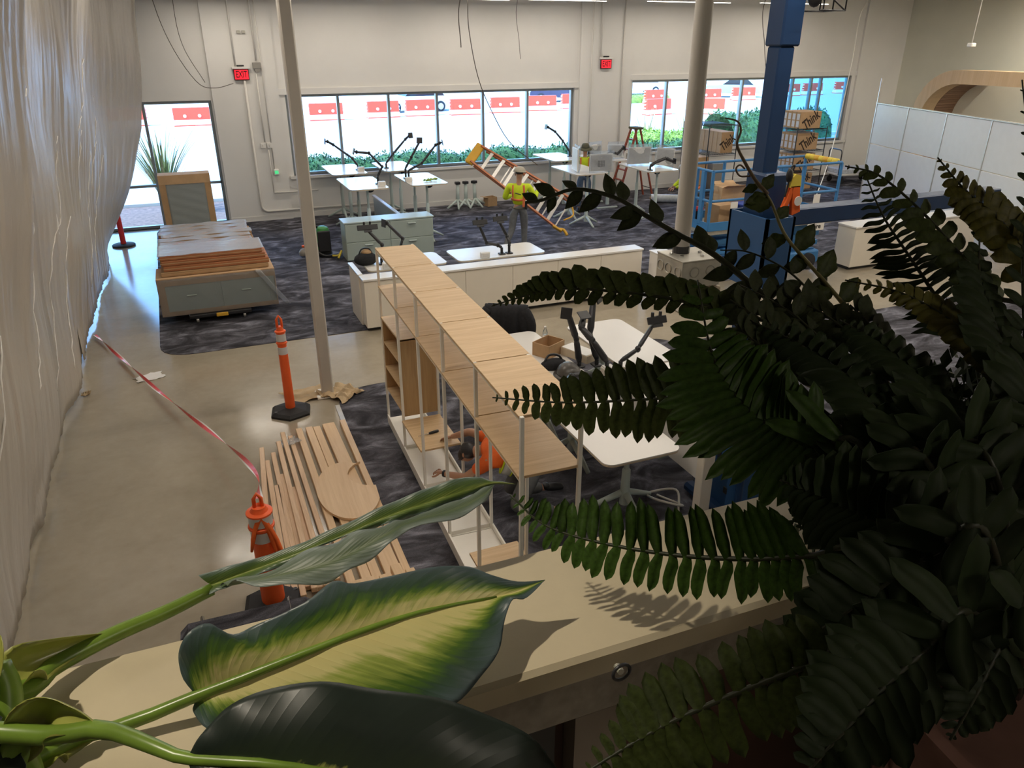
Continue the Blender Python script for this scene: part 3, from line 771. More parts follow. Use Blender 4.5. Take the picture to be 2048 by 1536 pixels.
t = thing('carton_stand', 'row of wrapped cartons standing on the floor behind the front pile', 'carton', (.12,14.55,.008))
MB().cbox((0,0,.42), (1.6,2.0,.84), .01).build('box', 'card', t)
zb = .85
for j in range(7):
    y = 13.72+.29*j; h = .11+.02*rnd.random(); hx = rnd.uniform(-.04,.04)
    t = thing('flat_carton', 'film wrapped flat carton, number %s back from the front pile edge' % ('one','two','three','four','five','six','seven')[j], 'carton', (.12+hx,y,zb), R(rnd.uniform(-2,2)), 'film wrapped cartons in the long row')
    MB().cbox((0,0,h/2), (1.52,.27,h), .01).build('box', 'cardred' if j%3==1 else 'card', t)
    MB().shell(lambda u,v: (-.77+1.54*u, -.14+.28*v, h+.006+.010*math.sin(u*19+v*7+j)*math.sin(v*9+u*3)), 30, 8, (0,0,1), .0015).build('film', 'wrapfilm', t, True)
t = thing('wrapped_cabinet', 'tall grey panel in cardboard frame and film standing by the window', 'panel', (-.10,17.1,.008))
MB().cbox((0,0,.80), (.84,.34,1.58), .01).build('panel', 'sage', t)
for s in (-1,1): MB().mm((s*.43-.06,-.19,0), (s*.43+.06,.19,1.6)).build('edge_guard', 'card', t)
MB().mm((-.49,-.2,1.5), (.49,.2,1.68)).build('top_guard', 'cardlight', t)
MB().shell(lambda u,v: (-.37+.74*u, -.195-.004*math.sin(v*50+u*9), .05+1.45*v), 20, 40, (0,-1,0), .001).build('film', 'wrapfilm2', t, True)

# ---------------------------------------------------------------- lumber on the floor
# raw pine sticks (x0,y0 near end) -> (x1,y1 far end)
sticks = [((.10,5.5),(.25,7.6)),((.20,5.2),(.28,7.45)),((.31,5.1),(.36,7.6)),((.40,5.1),(.44,7.75)),((.36,5.2),(.395,7.1)),((.50,5.1),(.51,7.95)),((.60,5.2),(.585,7.92)),((.255,5.2),(.315,6.9)),((.45,5.15),(.475,6.8))]
sl = ['leftmost raw pine stick leaning on the tape post','raw pine stick second from the tape post','raw pine stick third from the tape post','raw pine stick with a film scrap at its end','short raw pine stick in the middle of the bundle','long raw pine stick left of the film scrap','long raw pine stick right of the film scrap','short raw pine stick low in the bundle left side','short raw pine stick low in the bundle centre']
for i,((xa,ya),(xb,yb)) in enumerate(sticks):
    z = .036+(.045 if i in (3,5) else 0) + (.0 if i else .06)
    a = Vector((xa,ya,z)); b_ = Vector((xb,yb,z+(.05 if i == 0 else 0))); L = (b_-a).length
    o = MB().cbox((0,0,0), (.050,L,.046), .004).build('lumber_stick', 'pine', None, False, (a+b_)/2, (0,0,-math.atan2(xb-xa,yb-ya))); tag(o, sl[i], 'lumber', 'raw pine sticks')
o = crumple(.54, 7.72, .24, .14, .03, .4, 31, 8, 8, .065).build('film_scrap', 'wrap', None, True); tag(o, 'torn clear film around the pine stick ends', 'film')
boards = [((.70,5.0),(.70,8.06),.07,.06,'narrow planed board left of the wide ones'),((.83,4.9),(.815,8.05),.08,.06,'planed board, left half of the double one'),((.915,4.9),(.90,8.04),.08,.055,'planed board, right half of the double one'),((1.06,4.7),(1.04,8.06),.14,.06,'wide planed board under the cut disc'),((1.16,4.5),(1.21,8.08),.065,.06,'planed board nearest the carpet strip')]
for i,((xa,ya),(xb,yb),w,h,lab) in enumerate(boards):
    a = Vector((xa+.0*i,ya,.001+h/2)); b_ = Vector((xb,yb,.001+h/2)); L = (b_-a).length
    pass
    o = MB().cbox((0,0,0), (w,L,h), .004).build('planed_board', 'maple', None, False, (a+b_)/2, (0,0,-math.atan2(xb-xa,yb-ya))); tag(o, lab, 'board', 'planed boards on the floor')
# cut plywood disc with a bite
poly = []
cx, cy, r = 0,0,.36
for k in range(40):
    a = R(60+270*k/39); poly.append((r*.84*math.cos(a), r*1.5*math.sin(a)))
bx, by, br = .31,.24,.27
for k in range(14):
    a = R(262-150*k/13); poly.append((bx+br*math.cos(a), by+br*math.sin(a)))
o = MB().prism(poly, 0, .025).build('plywood_disc', 'maple', None, False, (.96,6.50,.066), (0,0,R(-2))); tag(o, 'pale plywood disc with a round bite cut out, on the boards', 'plywood')
for i,((x,y),w,L,h,lab) in enumerate([((.72,4.62),.30,.6,.16,'wide pale block closest to the balcony ledge'),((.95,4.62),.10,.6,.15,'pale block left of the paired blocks'),((1.06,4.66),.085,.7,.15,'pale block nearest the carpet, longer of two'),((1.16,4.66),.075,.55,.13,'pale block nearest the carpet, shorter of two')]):
    o = MB().cbox((0,0,h/2), (w,L,h), .005).build('wood_block', 'maple', None, False, (x,y,.063), (0,0,R(1))); tag(o, lab, 'block', 'pale wood blocks')
t = thing('carpet_bundle', 'dark carpet offcuts strapped into a bundle near the ledge', 'bundle', (-.12,4.62,.001), R(-2))
MB().cbox((0,0,.16), (.95,.44,.30), .06).build('carpet_roll', 'carpet', t)
for x in (-.32,.30): MB().cbox((x,0,.16), (.03,.446,.306), .06).build('strap', 'clearplastic', t)

# ================================================================ desks and monitor arms
def make_desk(label, loc, z, sx, sy, rz=0, group=None, legs=None, mat='mint', foot='Y', name='desk'):
    t = thing(name, label, 'desk', loc, rz, group)
    mb = MB().prism(rrect(0,0,sx,sy,.10,6), z-.012, z); top = mb.build('desktop', 'deskwhite', t)
    MB().prism(rrect(0,0,sx-.006,sy-.006,.10,6), z-.030, z-.0125).build('edge_band', 'shelfboard', top)
    ys = legs or (-sy/2+.30, sy/2-.30)
    for i,y in enumerate(ys):
        MB().lathe([(.026,.42),(.026,z-.06)], 14, (0,y,0)).build('inner_column', 'mint', t, 40)
        MB().lathe([(.050,.10),(.044,.30),(.040,z*.62),(.030,z*.64)], 16, (0,y,0)).build('column', mat, t, 40)
        MB().cbox((0,y,z-.045), (.34,.12,.03), .006).build('support_plate', mat, t)
        if foot == 'Y':
            for a in (20,160,270):
                d = Vector((math.cos(R(a)), math.sin(R(a)), 0))
                MB().tube([Vector((0,y,.22))+d*.03, Vector((0,y,.03))+d*.40], [.034,.024], 10).build('foot', mat, t, True)
        else:
            MB().cbox((0,y,.02), (.62,.07,.035), .008).build('foot', mat, t)
    MB().cbox((0,0,z-.05), (.10,sy*.55,.035), .006).build('cross_rail', mat, t)
    MB().ell((.10,ys[0]+.16,z-.10), (.09,.05,.06), 10, 6).build('cable_spool', 'black', t, True)
    return t
zr = 1.28
g = 'raised white desks by the windows'
make_desk('raised white desk in the far left corner by the window', (3.52,19.0,.008), zr, .84, 1.62, 0, g)
make_desk('raised white desk directly behind the sage credenza', (3.50,16.9,.008), zr, .84, 1.62, 0, g)
make_desk('raised white desk in the window row beside the corner one', (4.80,19.05,.008), zr, .84, 1.56, 0, g)
make_desk('raised white desk with green scraps right of the credenza', (4.85,16.95,.008), zr, .84, 1.62, 0, g)
make_desk('raised white desk nearest the ladder top by the window', (9.30,18.95,.008), zr, .86, 1.5, 0, g)
make_desk('raised white desk carrying the film wrapped monitor with grid back', (8.82,16.75,.008), zr, .86, 1.5, 0, g)
make_desk('raised white desk in front of the wooden step ladder', (10.62,16.5,.008), zr, .88, 1.5, 0, g)
make_desk('raised white desk behind the step ladder desk', (10.35,18.35,.008), zr, .88, 1.4, 0, g, foot='T')
g2 = 'white desks at sitting height'
make_desk('low white desk behind the storage run with twin arms', (4.78,12.12,.008), .76, 1.62, .78, 0, g2, (0,))
make_desk('low white desk corner left of the twin arm desk', (3.1,12.12,.008), .76, 1.34, .78, 0, g2, (0,))
make_desk('white desk nearest the bookshelf with mint three footed leg', (3.35,5.75,.008), .76, .80, 1.72, 0, g2)
make_desk('white desk behind the fern, beyond the divider', (4.60,7.46,.008), .76, .80, 1.5, 0, g2)
make_desk('white desk between the bookshelf and the open carton', (3.35,7.48,.008), .76, .80, 1.5, 0, g2)
make_desk('white desk edge right of the divider beside the blue lift', (4.56,6.06,.008), .76, .80, 1.22, 0, g2)

def arm(base, joints, label, plate=None, vertical=True, post=.0, group='monitor arms', name='monitor_mount', r=.022):
    """base on a desk; joints relative to base; plate = normal of the mount plate"""
    t = thing(name, label, 'monitor arm', base, 0, group); J = [Vector(j) for j in joints]
    MB().cbox((0,0,.012), (.11,.11,.022), .006).build('clamp', 'black', t)
    MB().cyl((0,0,.02), J[0], .024, 12).build('post', 'black', t, 40)
    for i in range(len(J)-1):
        MB().tube([J[i], J[i].lerp(J[i+1],.2), J[i].lerp(J[i+1],.8), J[i+1]], [r*.8,r*1.25,r*1.1,r*.8], 8).build('arm_segment', 'darkmetal' if i%2 else 'black', t, True)
        MB().ell(J[i+1], (.034,.034,.04), 10, 6).build('joint', 'black', t, True)
    n = Vector(plate or (0,-1,0)).normalized(); q = n.to_track_quat('Z','Y').to_matrix()
    h = J[-1]+n*.05
    MB().cyl(J[-1], h, .018, 8).build('tilt_pin', 'black', t)
    p = MB().cbox(h+n*.012, (.13,.13,.014), .004, q).build('mount_plate', 'black', t)
    return t
# desks by the left window
arm((3.82,18.75,zr+.008), [(0,0,.10),(-.12,-.02,.28),(-.55,-.05,.62),(-.68,-.06,.70)], 'monitor arm stretched furthest left against the window', (-1,0,0.1))
arm((3.80,16.62,zr+.008), [(0,0,.16),(.12,.02,.36),(-.15,.0,.66),(-.42,-.02,.70)], 'monitor arm bent over the desk behind the credenza', (-1,0,.3))
arm((4.52,18.75,zr+.008), [(0,0,.12),(.20,0,.34),(.52,0,.66),(.62,0,.74)], 'monitor arm rising right between the window desks', (.4,-1,.2))
arm((4.56,17.1,zr+.008), [(0,0,.22),(.16,.02,.46),(.38,.02,.80)], 'left of two parallel monitor arms on the scrap desk', (-.4,-.8,.3))
arm((4.58,16.92,zr+.008), [(0,0,.20),(.32,0,.34),(.66,0,.72),(.76,0,.76)], 'right of two parallel monitor arms on the scrap desk', (1,-.2,.2))
arm((9.62,18.85,zr+.008), [(0,0,.12),(-.22,0,.42),(-.45,0,.66),(-.66,0,.78)], 'monitor arm silhouetted at the right end of the middle window', (-1,0,.2))
# desks behind the storage run
def bar_arm(base, joints, label, bw=.27):
    t = arm(base, joints, label, (0,-.8,.5)); p = Vector(joints[-1])+Vector((0,-.05,.05))
    MB().cbox(p, (bw,.03,.085), .006, Matrix.Rotation(R(-25),3,'X')).build('crossbar', 'black', t)
    for s in (-1,1): MB().cbox(p+Vector((s*.05,.02,.06)), (.03,.03,.06), .005).build('bracket', 'black', t)
    return t
bar_arm((4.80,11.88,.768), [(0,0,.12),(-.06,.03,.16),(-.24,.10,.20),(-.36,.14,.52)], 'left of the twin bar arms behind the storage run')
bar_arm((4.94,11.88,.768), [(0,0,.12),(.02,.04,.18),(.0,.10,.28),(-.13,.14,.55)], 'right of the twin bar arms behind the storage run')
bar_arm((2.72,12.05,.768), [(0,0,.10),(.05,.1,.30),(-.16,.2,.55)], 'bar arm standing on the desk left of the bookshelf top', .34)
arm((3.05,12.2,.768), [(0,0,.10),(.10,.05,.35),(-.14,.1,.62)], 'folded arm beside the bar arm left of the bookshelf top', (-1,-.3,.1))
# arms on the desks right of the bookshelf
arm((3.75,6.95,.768), [(0,0,.06),(-.02,.05,.32),(-.10,.12,.62)], 'upright arm with square plate nearest the open carton', (-.7,-.7,.25), r=.033)
arm((3.95,6.9,.768), [(0,0,.08),(-.06,.08,.36),(.06,.25,.72)], 'upright arm behind the one nearest the carton', (.6,-.7,.3), r=.033)
arm((3.92,6.62,.768), [(0,0,.16),(-.14,.10,.40),(-.22,.22,.52),(-.16,.30,.58)], 'thick folded arm in the middle of the desk arms', (0,-.4,1), r=.033)
t = bar_arm((4.02,6.5,.768), [(0,0,.20),(.22,.02,.30),(.50,.16,.52)], 'arm reaching right over the desk behind the fern', .24)
arm((3.70,6.55,.768), [(0,0,.08),(-.28,-.05,.12),(-.42,-.2,.10)], 'collapsed arm lying across the desk edge', (-.6,-.6,.1), r=.033)
arm((4.50,6.2,.768), [(0,0,.05),(.14,-.18,.14),(.20,-.28,.10)], 'dark bar lying low on the far desk', (.6,-.6,.2), r=.033)
arm((4.9,6.35,.768), [(0,0,.05),(.05,0,.16)], 'short black bracket right of the far desk', (0,-.6,.8))

# wrapped monitors on the right window desks
def monitor(loc, rz, label, tilt=0, w=.56, h=.36, back=True, mat='wrapwhite'):
    t = thing('wrapped_monitor', label, 'monitor', loc, rz); Rx = Matrix.Rotation(R(tilt),3,'X'); zc = h/2+.03
    MB().cbox((0,0,zc), (w,.03,h), .01, Rx).build('panel', 'white', t)
    MB().cbox(Vector((0,-.022,zc)), (w*.9,.012,h*.86), .004, Rx).build('back_shell', 'wrapgrey', t)
    if back:
        for i in range(5):
            MB().cbox((-.08+.04*i,-.032,zc-.02), (.008,.006,.15), .001, Rx).build('vent_slot', 'black', t)
        for i in range(4): MB().cbox((0,-.032,zc-.08+.035*i), (.18,.006,.008), .001, Rx).build('vent_slot', 'black', t)
    MB().shell(lambda u,v: (-.5*w*1.08+w*1.08*u, -.045-.018*math.sin(u*9+v*5)*math.sin(v*7), .0+(h+.1)*v), 14, 10, (0,-1,0), .001).build('film', 'wrap', t, True)
    return t
pm('wrapgrey', (.60,.60,.59), .4, var=.08, scale=20, bmp=.3)
monitor((9.08,16.15,zr+.008), R(-4), 'film wrapped monitor with grid vents facing the room', 0, .60, .40)
monitor((8.55,16.45,zr+.008), R(78), 'film wrapped monitor seen edge on left of the grid one', 0, .5, .52, False)
monitor((9.95,18.1,zr+.008), R(20), 'film wrapped monitor beside the man in the hat', 12, .46, .36, False)
monitor((10.55,18.0,zr+.008), R(-15), 'film wrapped monitor before the step ladder', -14, .42, .34, False)
monitor((10.50,16.75,zr+.008), R(-8), 'film wrapped monitor on the step ladder desk, left', 8, .62, .42, False)
monitor((10.98,16.3,zr+.008), R(-60), 'film wrapped monitor on the step ladder desk, right', -10, .48, .42, False)
arm((9.98,17.85,zr+.008), [(0,0,.06),(-.12,-.03,.14),(-.32,-.03,.22)], 'short black arm left beneath the wrapped monitors', (-1,0,.3), r=.034)
arm((10.05,17.78,zr+.008), [(0,0,.08),(.2,-.03,.22),(.42,-.03,.16),(.55,-.03,.28)], 'zigzag black arm between the wrapped monitors', (1,0,.3), r=.03)
arm((10.34,15.95,zr+.008), [(0,0,.10),(.14,0,.18),(.42,0,.26),(.62,0,.18)], 'black arm crossing the front of the step ladder desk', (1,0,0), r=.036)

# low screen beam between the left desks, legs waiting against the wall
t = thing('desk_screen', 'long low white screen rail between the left window desks', 'screen', (4.22,17.6,.008))
MB().cbox((0,0,.58), (.09,2.9,.06), .012).build('cap_rail', 'deskwhite', t); MB().cbox((0,0,.30), (.04,2.86,.5), .006).build('panel', 'mint', t)
for y in (-1.3,1.3): MB().cbox((0,y,.03), (.3,.06,.05), .008).build('foot', 'mint', t)
for i,(x,lab) in enumerate([(6.62,'leftmost spare desk leg leaning against the wall'),(6.86,'second spare desk leg leaning against the wall'),(7.12,'spare desk leg with wide feet beside the small box')]):
    t = thing('desk_pedestal', lab, 'desk leg', (x,19.55,.008), R(15*i), 'spare desk legs by the wall')
    MB().tube([(0,0,.16),(.02,.04,.62)], [.052,.042], 12).build('column', 'mint', t, True); MB().cbox((.02,.04,.65), (.13,.13,.07), .01).build('collar', 'black', t)
    for a in (200,255,330): d = Vector((math.cos(R(a)),math.sin(R(a)),0)); MB().tube([(0,0,.22),tuple(d*.36+Vector((0,0,.028)))], [.036,.026], 10).build('foot', 'mint', t, True)
t = thing('carton', 'small open carton on the floor beside the spare legs', 'carton', (7.55,19.5,.008), R(10))
for s in (-1,1): MB().mm((s*.14-.006,-.12,0), (s*.14+.006,.12,.24)).build('side', 'card', t); MB().mm((-.14,s*.12-.006,0), (.14,s*.12+.006,.24)).build('side', 'card', t)
MB().bar((-.14,0,.24), (-.26,0,.26), .22, .008).build('flap', 'cardlight', t)

# sage credenza with drawers
t = thing('credenza', 'sage green low credenza with four drawers', 'credenza', (3.66,15.45,.008))
MB().cbox((0,0,.40), (1.86,.46,.76), .006).build('carcass', 'mintsage', t) if False else None
pm('mintsage', (.40,.47,.43), .4, var=.02); pm('mintsagetop', (.48,.56,.55), .3, var=.02)
MB().cbox((0,0,.39), (1.86,.46,.76), .006).build('carcass', 'mintsage', t)
MB().cbox((0,0,.785), (1.90,.50,.03), .006).build('top', 'mintsagetop', t)
for s in (-1,1):
    for z in (.20,.57):
        d = MB().cbox((s*.465,-.236,z), (.915,.018,.355), .004).build('drawer', 'mintsage', t)
        MB().cbox((s*.465,-.262,z+.12), (.17,.035,.022), .006).build('handle', 'mintsagetop', d)
# backpack vacuum
t = thing('backpack_vacuum', 'green backpack vacuum with black harness beside the credenza', 'vacuum', (2.38,15.9,.008))
MB().lathe([(.13,.12),(.15,.2),(.15,.52),(.12,.60),(.06,.63)], 18).build('canister', 'greenvac', t, 40)
MB().lathe([(.152,.22),(.156,.23),(.156,.30),(.152,.31)], 18).build('band', 'black', t)
MB().cbox((0,-.16,.34), (.26,.05,.44), .02).build('harness', 'black', t)
MB().tube(bez([(-.1,0,.6),(-.18,-.05,.68),(-.22,-.1,.5),(-.2,-.12,.2),(-.05,-.2,.06),(.12,-.24,.05)], 16), .028, 8).build('hose', 'black', t, True)
MB().tube(bez([(.1,-.2,.04),(.24,-.28,.05),(.3,-.36,.16),(.2,-.5,.05)], 10), .022, 8).build('wand', 'yellowpad', t, True)
MB().cbox((0,0,.07), (.3,.26,.12), .03).build('base', 'black', t)
t = thing('tool_bag', 'small grey and orange tool pile left of the vacuum', 'tools', (1.98,15.95,.008)); MB().ell((0,0,.09), (.12,.1,.1), 12, 6, None, -.6).build('bag', 'greybox', t, True); MB().cbox((.02,-.05,.24), (.14,.05,.05), .01).build('drill', 'orange', t)

# ---------------------------------------------------------------- long low storage run with planter top
def storage_run(x0, x1, y0, y1, h, n, label, end=True, name='storage_run'):
    t = thing(name, label, 'cabinet', ((x0+x1)/2, y0, .008)); w = x1-x0; d = y1-y0
    MB().mm((-w/2+.01,.02,.06), (w/2-.01,d,h-.04)).build('body', 'cabwhite', t)
    MB().mm((-w/2+.03,.06,0), (w/2-.03,d-.03,.06)).build('plinth', 'black', t)
    for i in range(n):
        a = -w/2+.005+(w-.01)*i/n; b_ = -w/2+.005+(w-.01)*(i+1)/n
        MB().cbox(((a+b_)/2,.01,(h-.04+.05)/2), (b_-a-.006,.02,h-.10), .002).build('front_panel', 'cabwhite', t)
    MB().cbox((0,d/2,h-.018), (w+.02,d+.03,.035), .006).build('top', 'deskwhite', t)
    return t
storage_run(3.0, 7.12, 11.02, 11.30, .84, 5, 'long low white storage run with panel seams across the hall')
t = storage_run(2.18, 2.98, 11.02, 11.30, .84, 1, 'short low white storage end left of the bookshelf')
t = thing('end_panel', 'white return panel closing the left end of the storage run', 'panel', (2.20,11.68,.008))
MB().cbox((0,0,.42), (.06,.72,.82), .004).build('panel', 'cabwhite', t); MB().cbox((0,0,.835), (.08,.76,.03), .006).build('cap', 'deskwhite', t)
storage_run(11.75, 15.2, 10.75, 11.2, .86, 4, 'low white storage run right of the blue scissor lift')
t = thing('end_panel', 'bright white return panel beside the hanging junction box', 'panel', (7.35,10.4,.008))
MB().cbox((0,0,.40), (.30,1.05,.80), .006).build('panel', 'deskwhite', t); MB().cbox((0,0,.81), (.32,1.08,.025), .006).build('cap', 'deskwhite', t)
# divider beside the near desk
t = thing('desk_divider', 'white divider panel beside the desk nearest the bookshelf', 'divider', (3.93,5.7,.008))
MB().cbox((0,0,.62), (.05,1.75,.40), .006).build('panel', 'deskwhite', t)
for s in (-1,1): MB().cbox((0,s*.92,.43), (.13,.10,.86), .008).build('end_post', 'cabwhite', t)
MB().cbox((-.03,0,.865), (.05,1.92,.02), .004).build('cap_rail', 'deskwhite', t); MB().cbox((.035,0,.865), (.05,1.92,.02), .004).build('cap_rail', 'deskwhite', t)
# things on and around the desks
o = MB().tube(bez([(3.82,4.95,.02),(3.95,5.2,.10),(3.72,5.35,.03),(3.66,5.1,.12),(3.9,5.0,.05),(3.80,5.3,.02)], 40), .012, 6).build('cable_coil', 'cablewhite', None, True); tag(o, 'white cable coil on the carpet behind the desk foot', 'cable')
t = thing('carton', 'open empty brown carton on the desk beside the jacket', 'carton', (3.60,7.45,.769), R(28))
for s in (-1,1): MB().mm((s*.15-.005,-.12,0), (s*.15+.005,.12,.16)).build('side', 'card', t); MB().mm((-.15,s*.12-.005,0), (.15,s*.12+.005,.16)).build('side', 'card', t)
MB().mm((-.15,-.12,0), (.15,.12,.01)).build('bottom', 'card', t)
t = thing('water_bottle', 'small clear water bottle behind the open carton', 'bottle', (3.72,7.80,.769))
MB().lathe([(.028,0),(.031,.01),(.031,.12),(.024,.15),(.012,.175),(.012,.19)], 14).build('bottle', 'clearplastic', t, True); MB().lathe([(.031,.04),(.0318,.045),(.0318,.09),(.031,.095)], 14).build('label_band', 'white', t, True); MB().cyl((0,0,.19), (0,0,.205), .014, 10).build('cap', 'white', t)
t = thing('task_chair', 'chair draped with a black jacket behind the bookshelf', 'chair', (3.62,8.72,.008), R(150))
MB().cbox((0,0,.46), (.48,.46,.07), .03).build('seat', 'blackcloth', t); MB().cbox((0,.24,.78), (.44,.05,.46), .02).build('backrest', 'black', t)
MB().cyl((0,0,.08), (0,0,.43), .03, 12).build('gas_column', 'darkmetal', t)
for k in range(5):
    a = 2*PI*k/5; b_ = MB().bar((0,0,.09), (.28*math.cos(a),.28*math.sin(a),.07), .05, .035).build('base_spoke', 'black', t); MB().ell((.28*math.cos(a),.28*math.sin(a),.034), (.032,.032,.033), 10, 6).build('caster', 'black', b_, True)
t = thing('jacket', 'black jacket hanging in folds over the chair back', 'jacket', (3.62,8.72,.008), R(150))
def jk(u, v):
    x = (u-.5)*.56*(1+.12*v); f = .022*math.sin(u*26)+.013*math.sin(u*47+1); z = 1.04-.62*v
    y = .285+.03*math.sin(PI*v)+f*(.3+.9*v)
    if v < .12: y = .20+.085*(v/.12); z = 1.045-.01*(v/.12)
    return (x, y, z)
MB().shell(jk, 44, 16, (0,1,0), .012).build('back_panel', 'blackcloth', t, True)
MB().shell(lambda u,v: ((u-.5)*.5, .17-.02*math.sin(u*20)*v, 1.04-.30*v), 30, 8, (0,1,0), .012).build('front_panel', 'blackcloth', t, True)
for s in (-1,1): MB().tube(bez([(s*.24,.26,1.0),(s*.33,.28,.8),(s*.30,.30,.55)], 8), [.06,.07,.07,.068,.066,.064,.06,.056,.05], 8).build('sleeve', 'blackcloth', t, True)
t = thing('hard_hat', 'dark grey hard hat on the desk corner beside the bookshelf', 'hat', (3.53,6.78,.769))
MB().ell((0,0,.015), (.135,.155,.14), 20, 8, None, 0).build('shell', 'greybox2', t, True) if False else None
pm('greybox2', (.085,.078,.07), .3, var=.1)
MB().ell((0,0,.015), (.135,.155,.14), 20, 8, None, 0).build('shell', 'greybox2', t, True); MB().lathe([(.13,.012),(.17,.006),(.17,.014),(.13,.024)], 24).build('brim', 'greybox2', t, True)
t = thing('tool_pouch', 'black tool pouch behind the dark hard hat', 'pouch', (3.46,7.02,.769)); MB().ell((0,0,.05), (.16,.09,.07), 16, 8).build('pouch', 'blackcloth', t, True); MB().tube(bez([(-.12,0,.08),(-.05,.02,.16),(.06,0,.15),(.12,0,.06)], 10), .014, 6).build('strap', 'black', t, True)
t = thing('keyboard_box', 'long narrow white carton on the desk between the arms', 'box', (3.88,7.2,.769), R(20)); MB().cbox((0,0,.05), (.20,.42,.10), .006).build('box', 'beige', t); MB().cbox((0,0,.102), (.19,.40,.005), .002).build('lid', 'white', t)
t = thing('wipe_tub', 'white tub with a blue label on the desk between the arms', 'tub', (3.86,6.3,.769)); MB().lathe([(.05,0),(.05,.15),(.045,.16)], 16).build('tub', 'white', t, 40); MB().lathe([(.0505,.03),(.0515,.035),(.0515,.11),(.0505,.115)], 16).build('label_band', 'bluelabel', t, 40)
t = thing('tool_bag', 'black tool bag with hat on the desk left of the bookshelf', 'bag', (2.48,12.15,.769)); MB().ell((0,0,.09), (.20,.14,.11), 16, 8).build('bag', 'blackcloth', t, True); MB().tube(bez([(-.12,0,.15),(-.06,0,.26),(.06,0,.26),(.12,0,.15)], 10), .014, 6).build('handle', 'black', t, True); MB().ell((.02,.02,.20), (.09,.08,.05), 12, 6).build('cap', 'card', t, True)
for i,(x,y,lab) in enumerate([(4.45,11.78,'white power box on the twin arm desk edge'),(2.75,11.78,'white power box on the desk left of the bookshelf'),(3.82,16.35,'white power box on the desk behind the credenza'),(3.85,18.55,'white power box on the far left corner desk'),(4.50,16.65,'white power box on the scrap desk')]):
    z = .768 if i < 2 else zr+.008
    t = thing('power_box', lab, 'power box', (x,y,z)); MB().cbox((0,0,.05), (.16,.09,.10), .01).build('body', 'white', t); MB().cbox((0,-.047,.055), (.10,.006,.05), .002).build('socket', 'conduit', t)
o = crumple(4.98, 16.55, .3, .12, .05, .2, 41, 8, 8, zr+.012).build('scrap_pile', 'hedgelight', None, True); tag(o, 'little heap of green wrapper scraps on the raised desk', 'scraps')

# ================================================================ oak and white steel bookshelf
t = thing('bookshelf', 'long open bookshelf of oak boards on white steel posts', 'bookshelf', (0,0,.008))
ys = [7.88,7.05,6.20,5.35,4.50,3.62]; X0, X1 = 1.73, 2.13; ZT = 2.12; Z2 = 1.70
def sx(y): return (y-7.88)*.034    # the run stands a touch out of square
for y in ys:
    for x in (X0,X1): MB().cbox((x+sx(y),y,ZT/2), (.026,.026,ZT), .003).build('post', 'postwhite', t)
sk = -math.atan(.034)
for i in range(5):
    ya, yb = ys[i], ys[i+1]; yc = (ya+yb)/2; dx = sx(yc); L = ya-yb-.012
    for z in (ZT,Z2):
        MB().cbox((0,0,0), (X1-X0+.03,L,.020), .002).build('board', 'oakx', t, False, ((X0+X1)/2+dx,yc,z-.010), (0,0,sk))
        for x in (X0,X1): MB().cbox((0,0,0), (.02,L,.016), .002).build('side_rail', 'postwhite', t, False, (x+dx,yc,z-.030), (0,0,sk))
    p = MB().cbox((0,0,0), (X1-X0,L+.006,.01), .002).build('base_tray', 'postwhite', t, False, ((X0+X1)/2+dx,yc,.065), (0,0,sk))
    for x in (-(X1-X0)/2-.01,(X1-X0)/2+.01): MB().cbox((x,0,.0), (.016,L+.006,.11), .002).build('tray_side', 'postwhite', p)
    MB().cbox((0,-L/2+.02,.02), (X1-X0,.012,.05), .002).build('tray_divider', 'postwhite', p)
# open oak box in the end bay
def ob(nm, a, b_, mt):
    yc = (a[1]+b_[1])/2; MB().mm((a[0]+sx(yc),a[1],a[2]), (b_[0]+sx(yc),b_[1],b_[2])).build(nm, mt, t)
ob('cube_side', (X0,7.08,.46), (X1,7.10,1.34), 'oakz'); ob('cube_side', (X0,7.84,.46), (X1,7.86,1.34), 'oakz')
ob('cube_top', (X0,7.08,1.325), (X1,7.86,1.345), 'oakx'); ob('cube_back', (X1-.02,7.10,.46), (X1-.005,7.84,1.32), 'oakz')
for z in (.46,.74,1.04): ob('cube_shelf', (X0+.01,7.10,z), (X1-.02,7.84,z+.02), 'oakx')
# loose low boards
MB().cbox(((X0+X1)/2+sx(6.6),6.67,.44), (X1-X0+.02,.70,.022), .002).build('low_board', 'oakx', t)
MB().cbox(((X0+X1)/2+sx(4.4),4.42,.36), (X1-X0+.02,.56,.022), .002).build('low_board', 'oakx', t)
t = thing('screwdriver', 'black handled screwdriver lying on the low oak board', 'screwdriver', (1.90,6.62,.472), R(190))
MB().lathe([(.012,-.06),(.016,-.05),(.014,.03),(.008,.05)], 10, (0,0,0), Matrix.Rotation(PI/2,3,'Y')).build('handle', 'black', t, 40); MB().cyl((.05,0,0), (.17,0,0), .004, 8).build('blade', 'chrome', t)

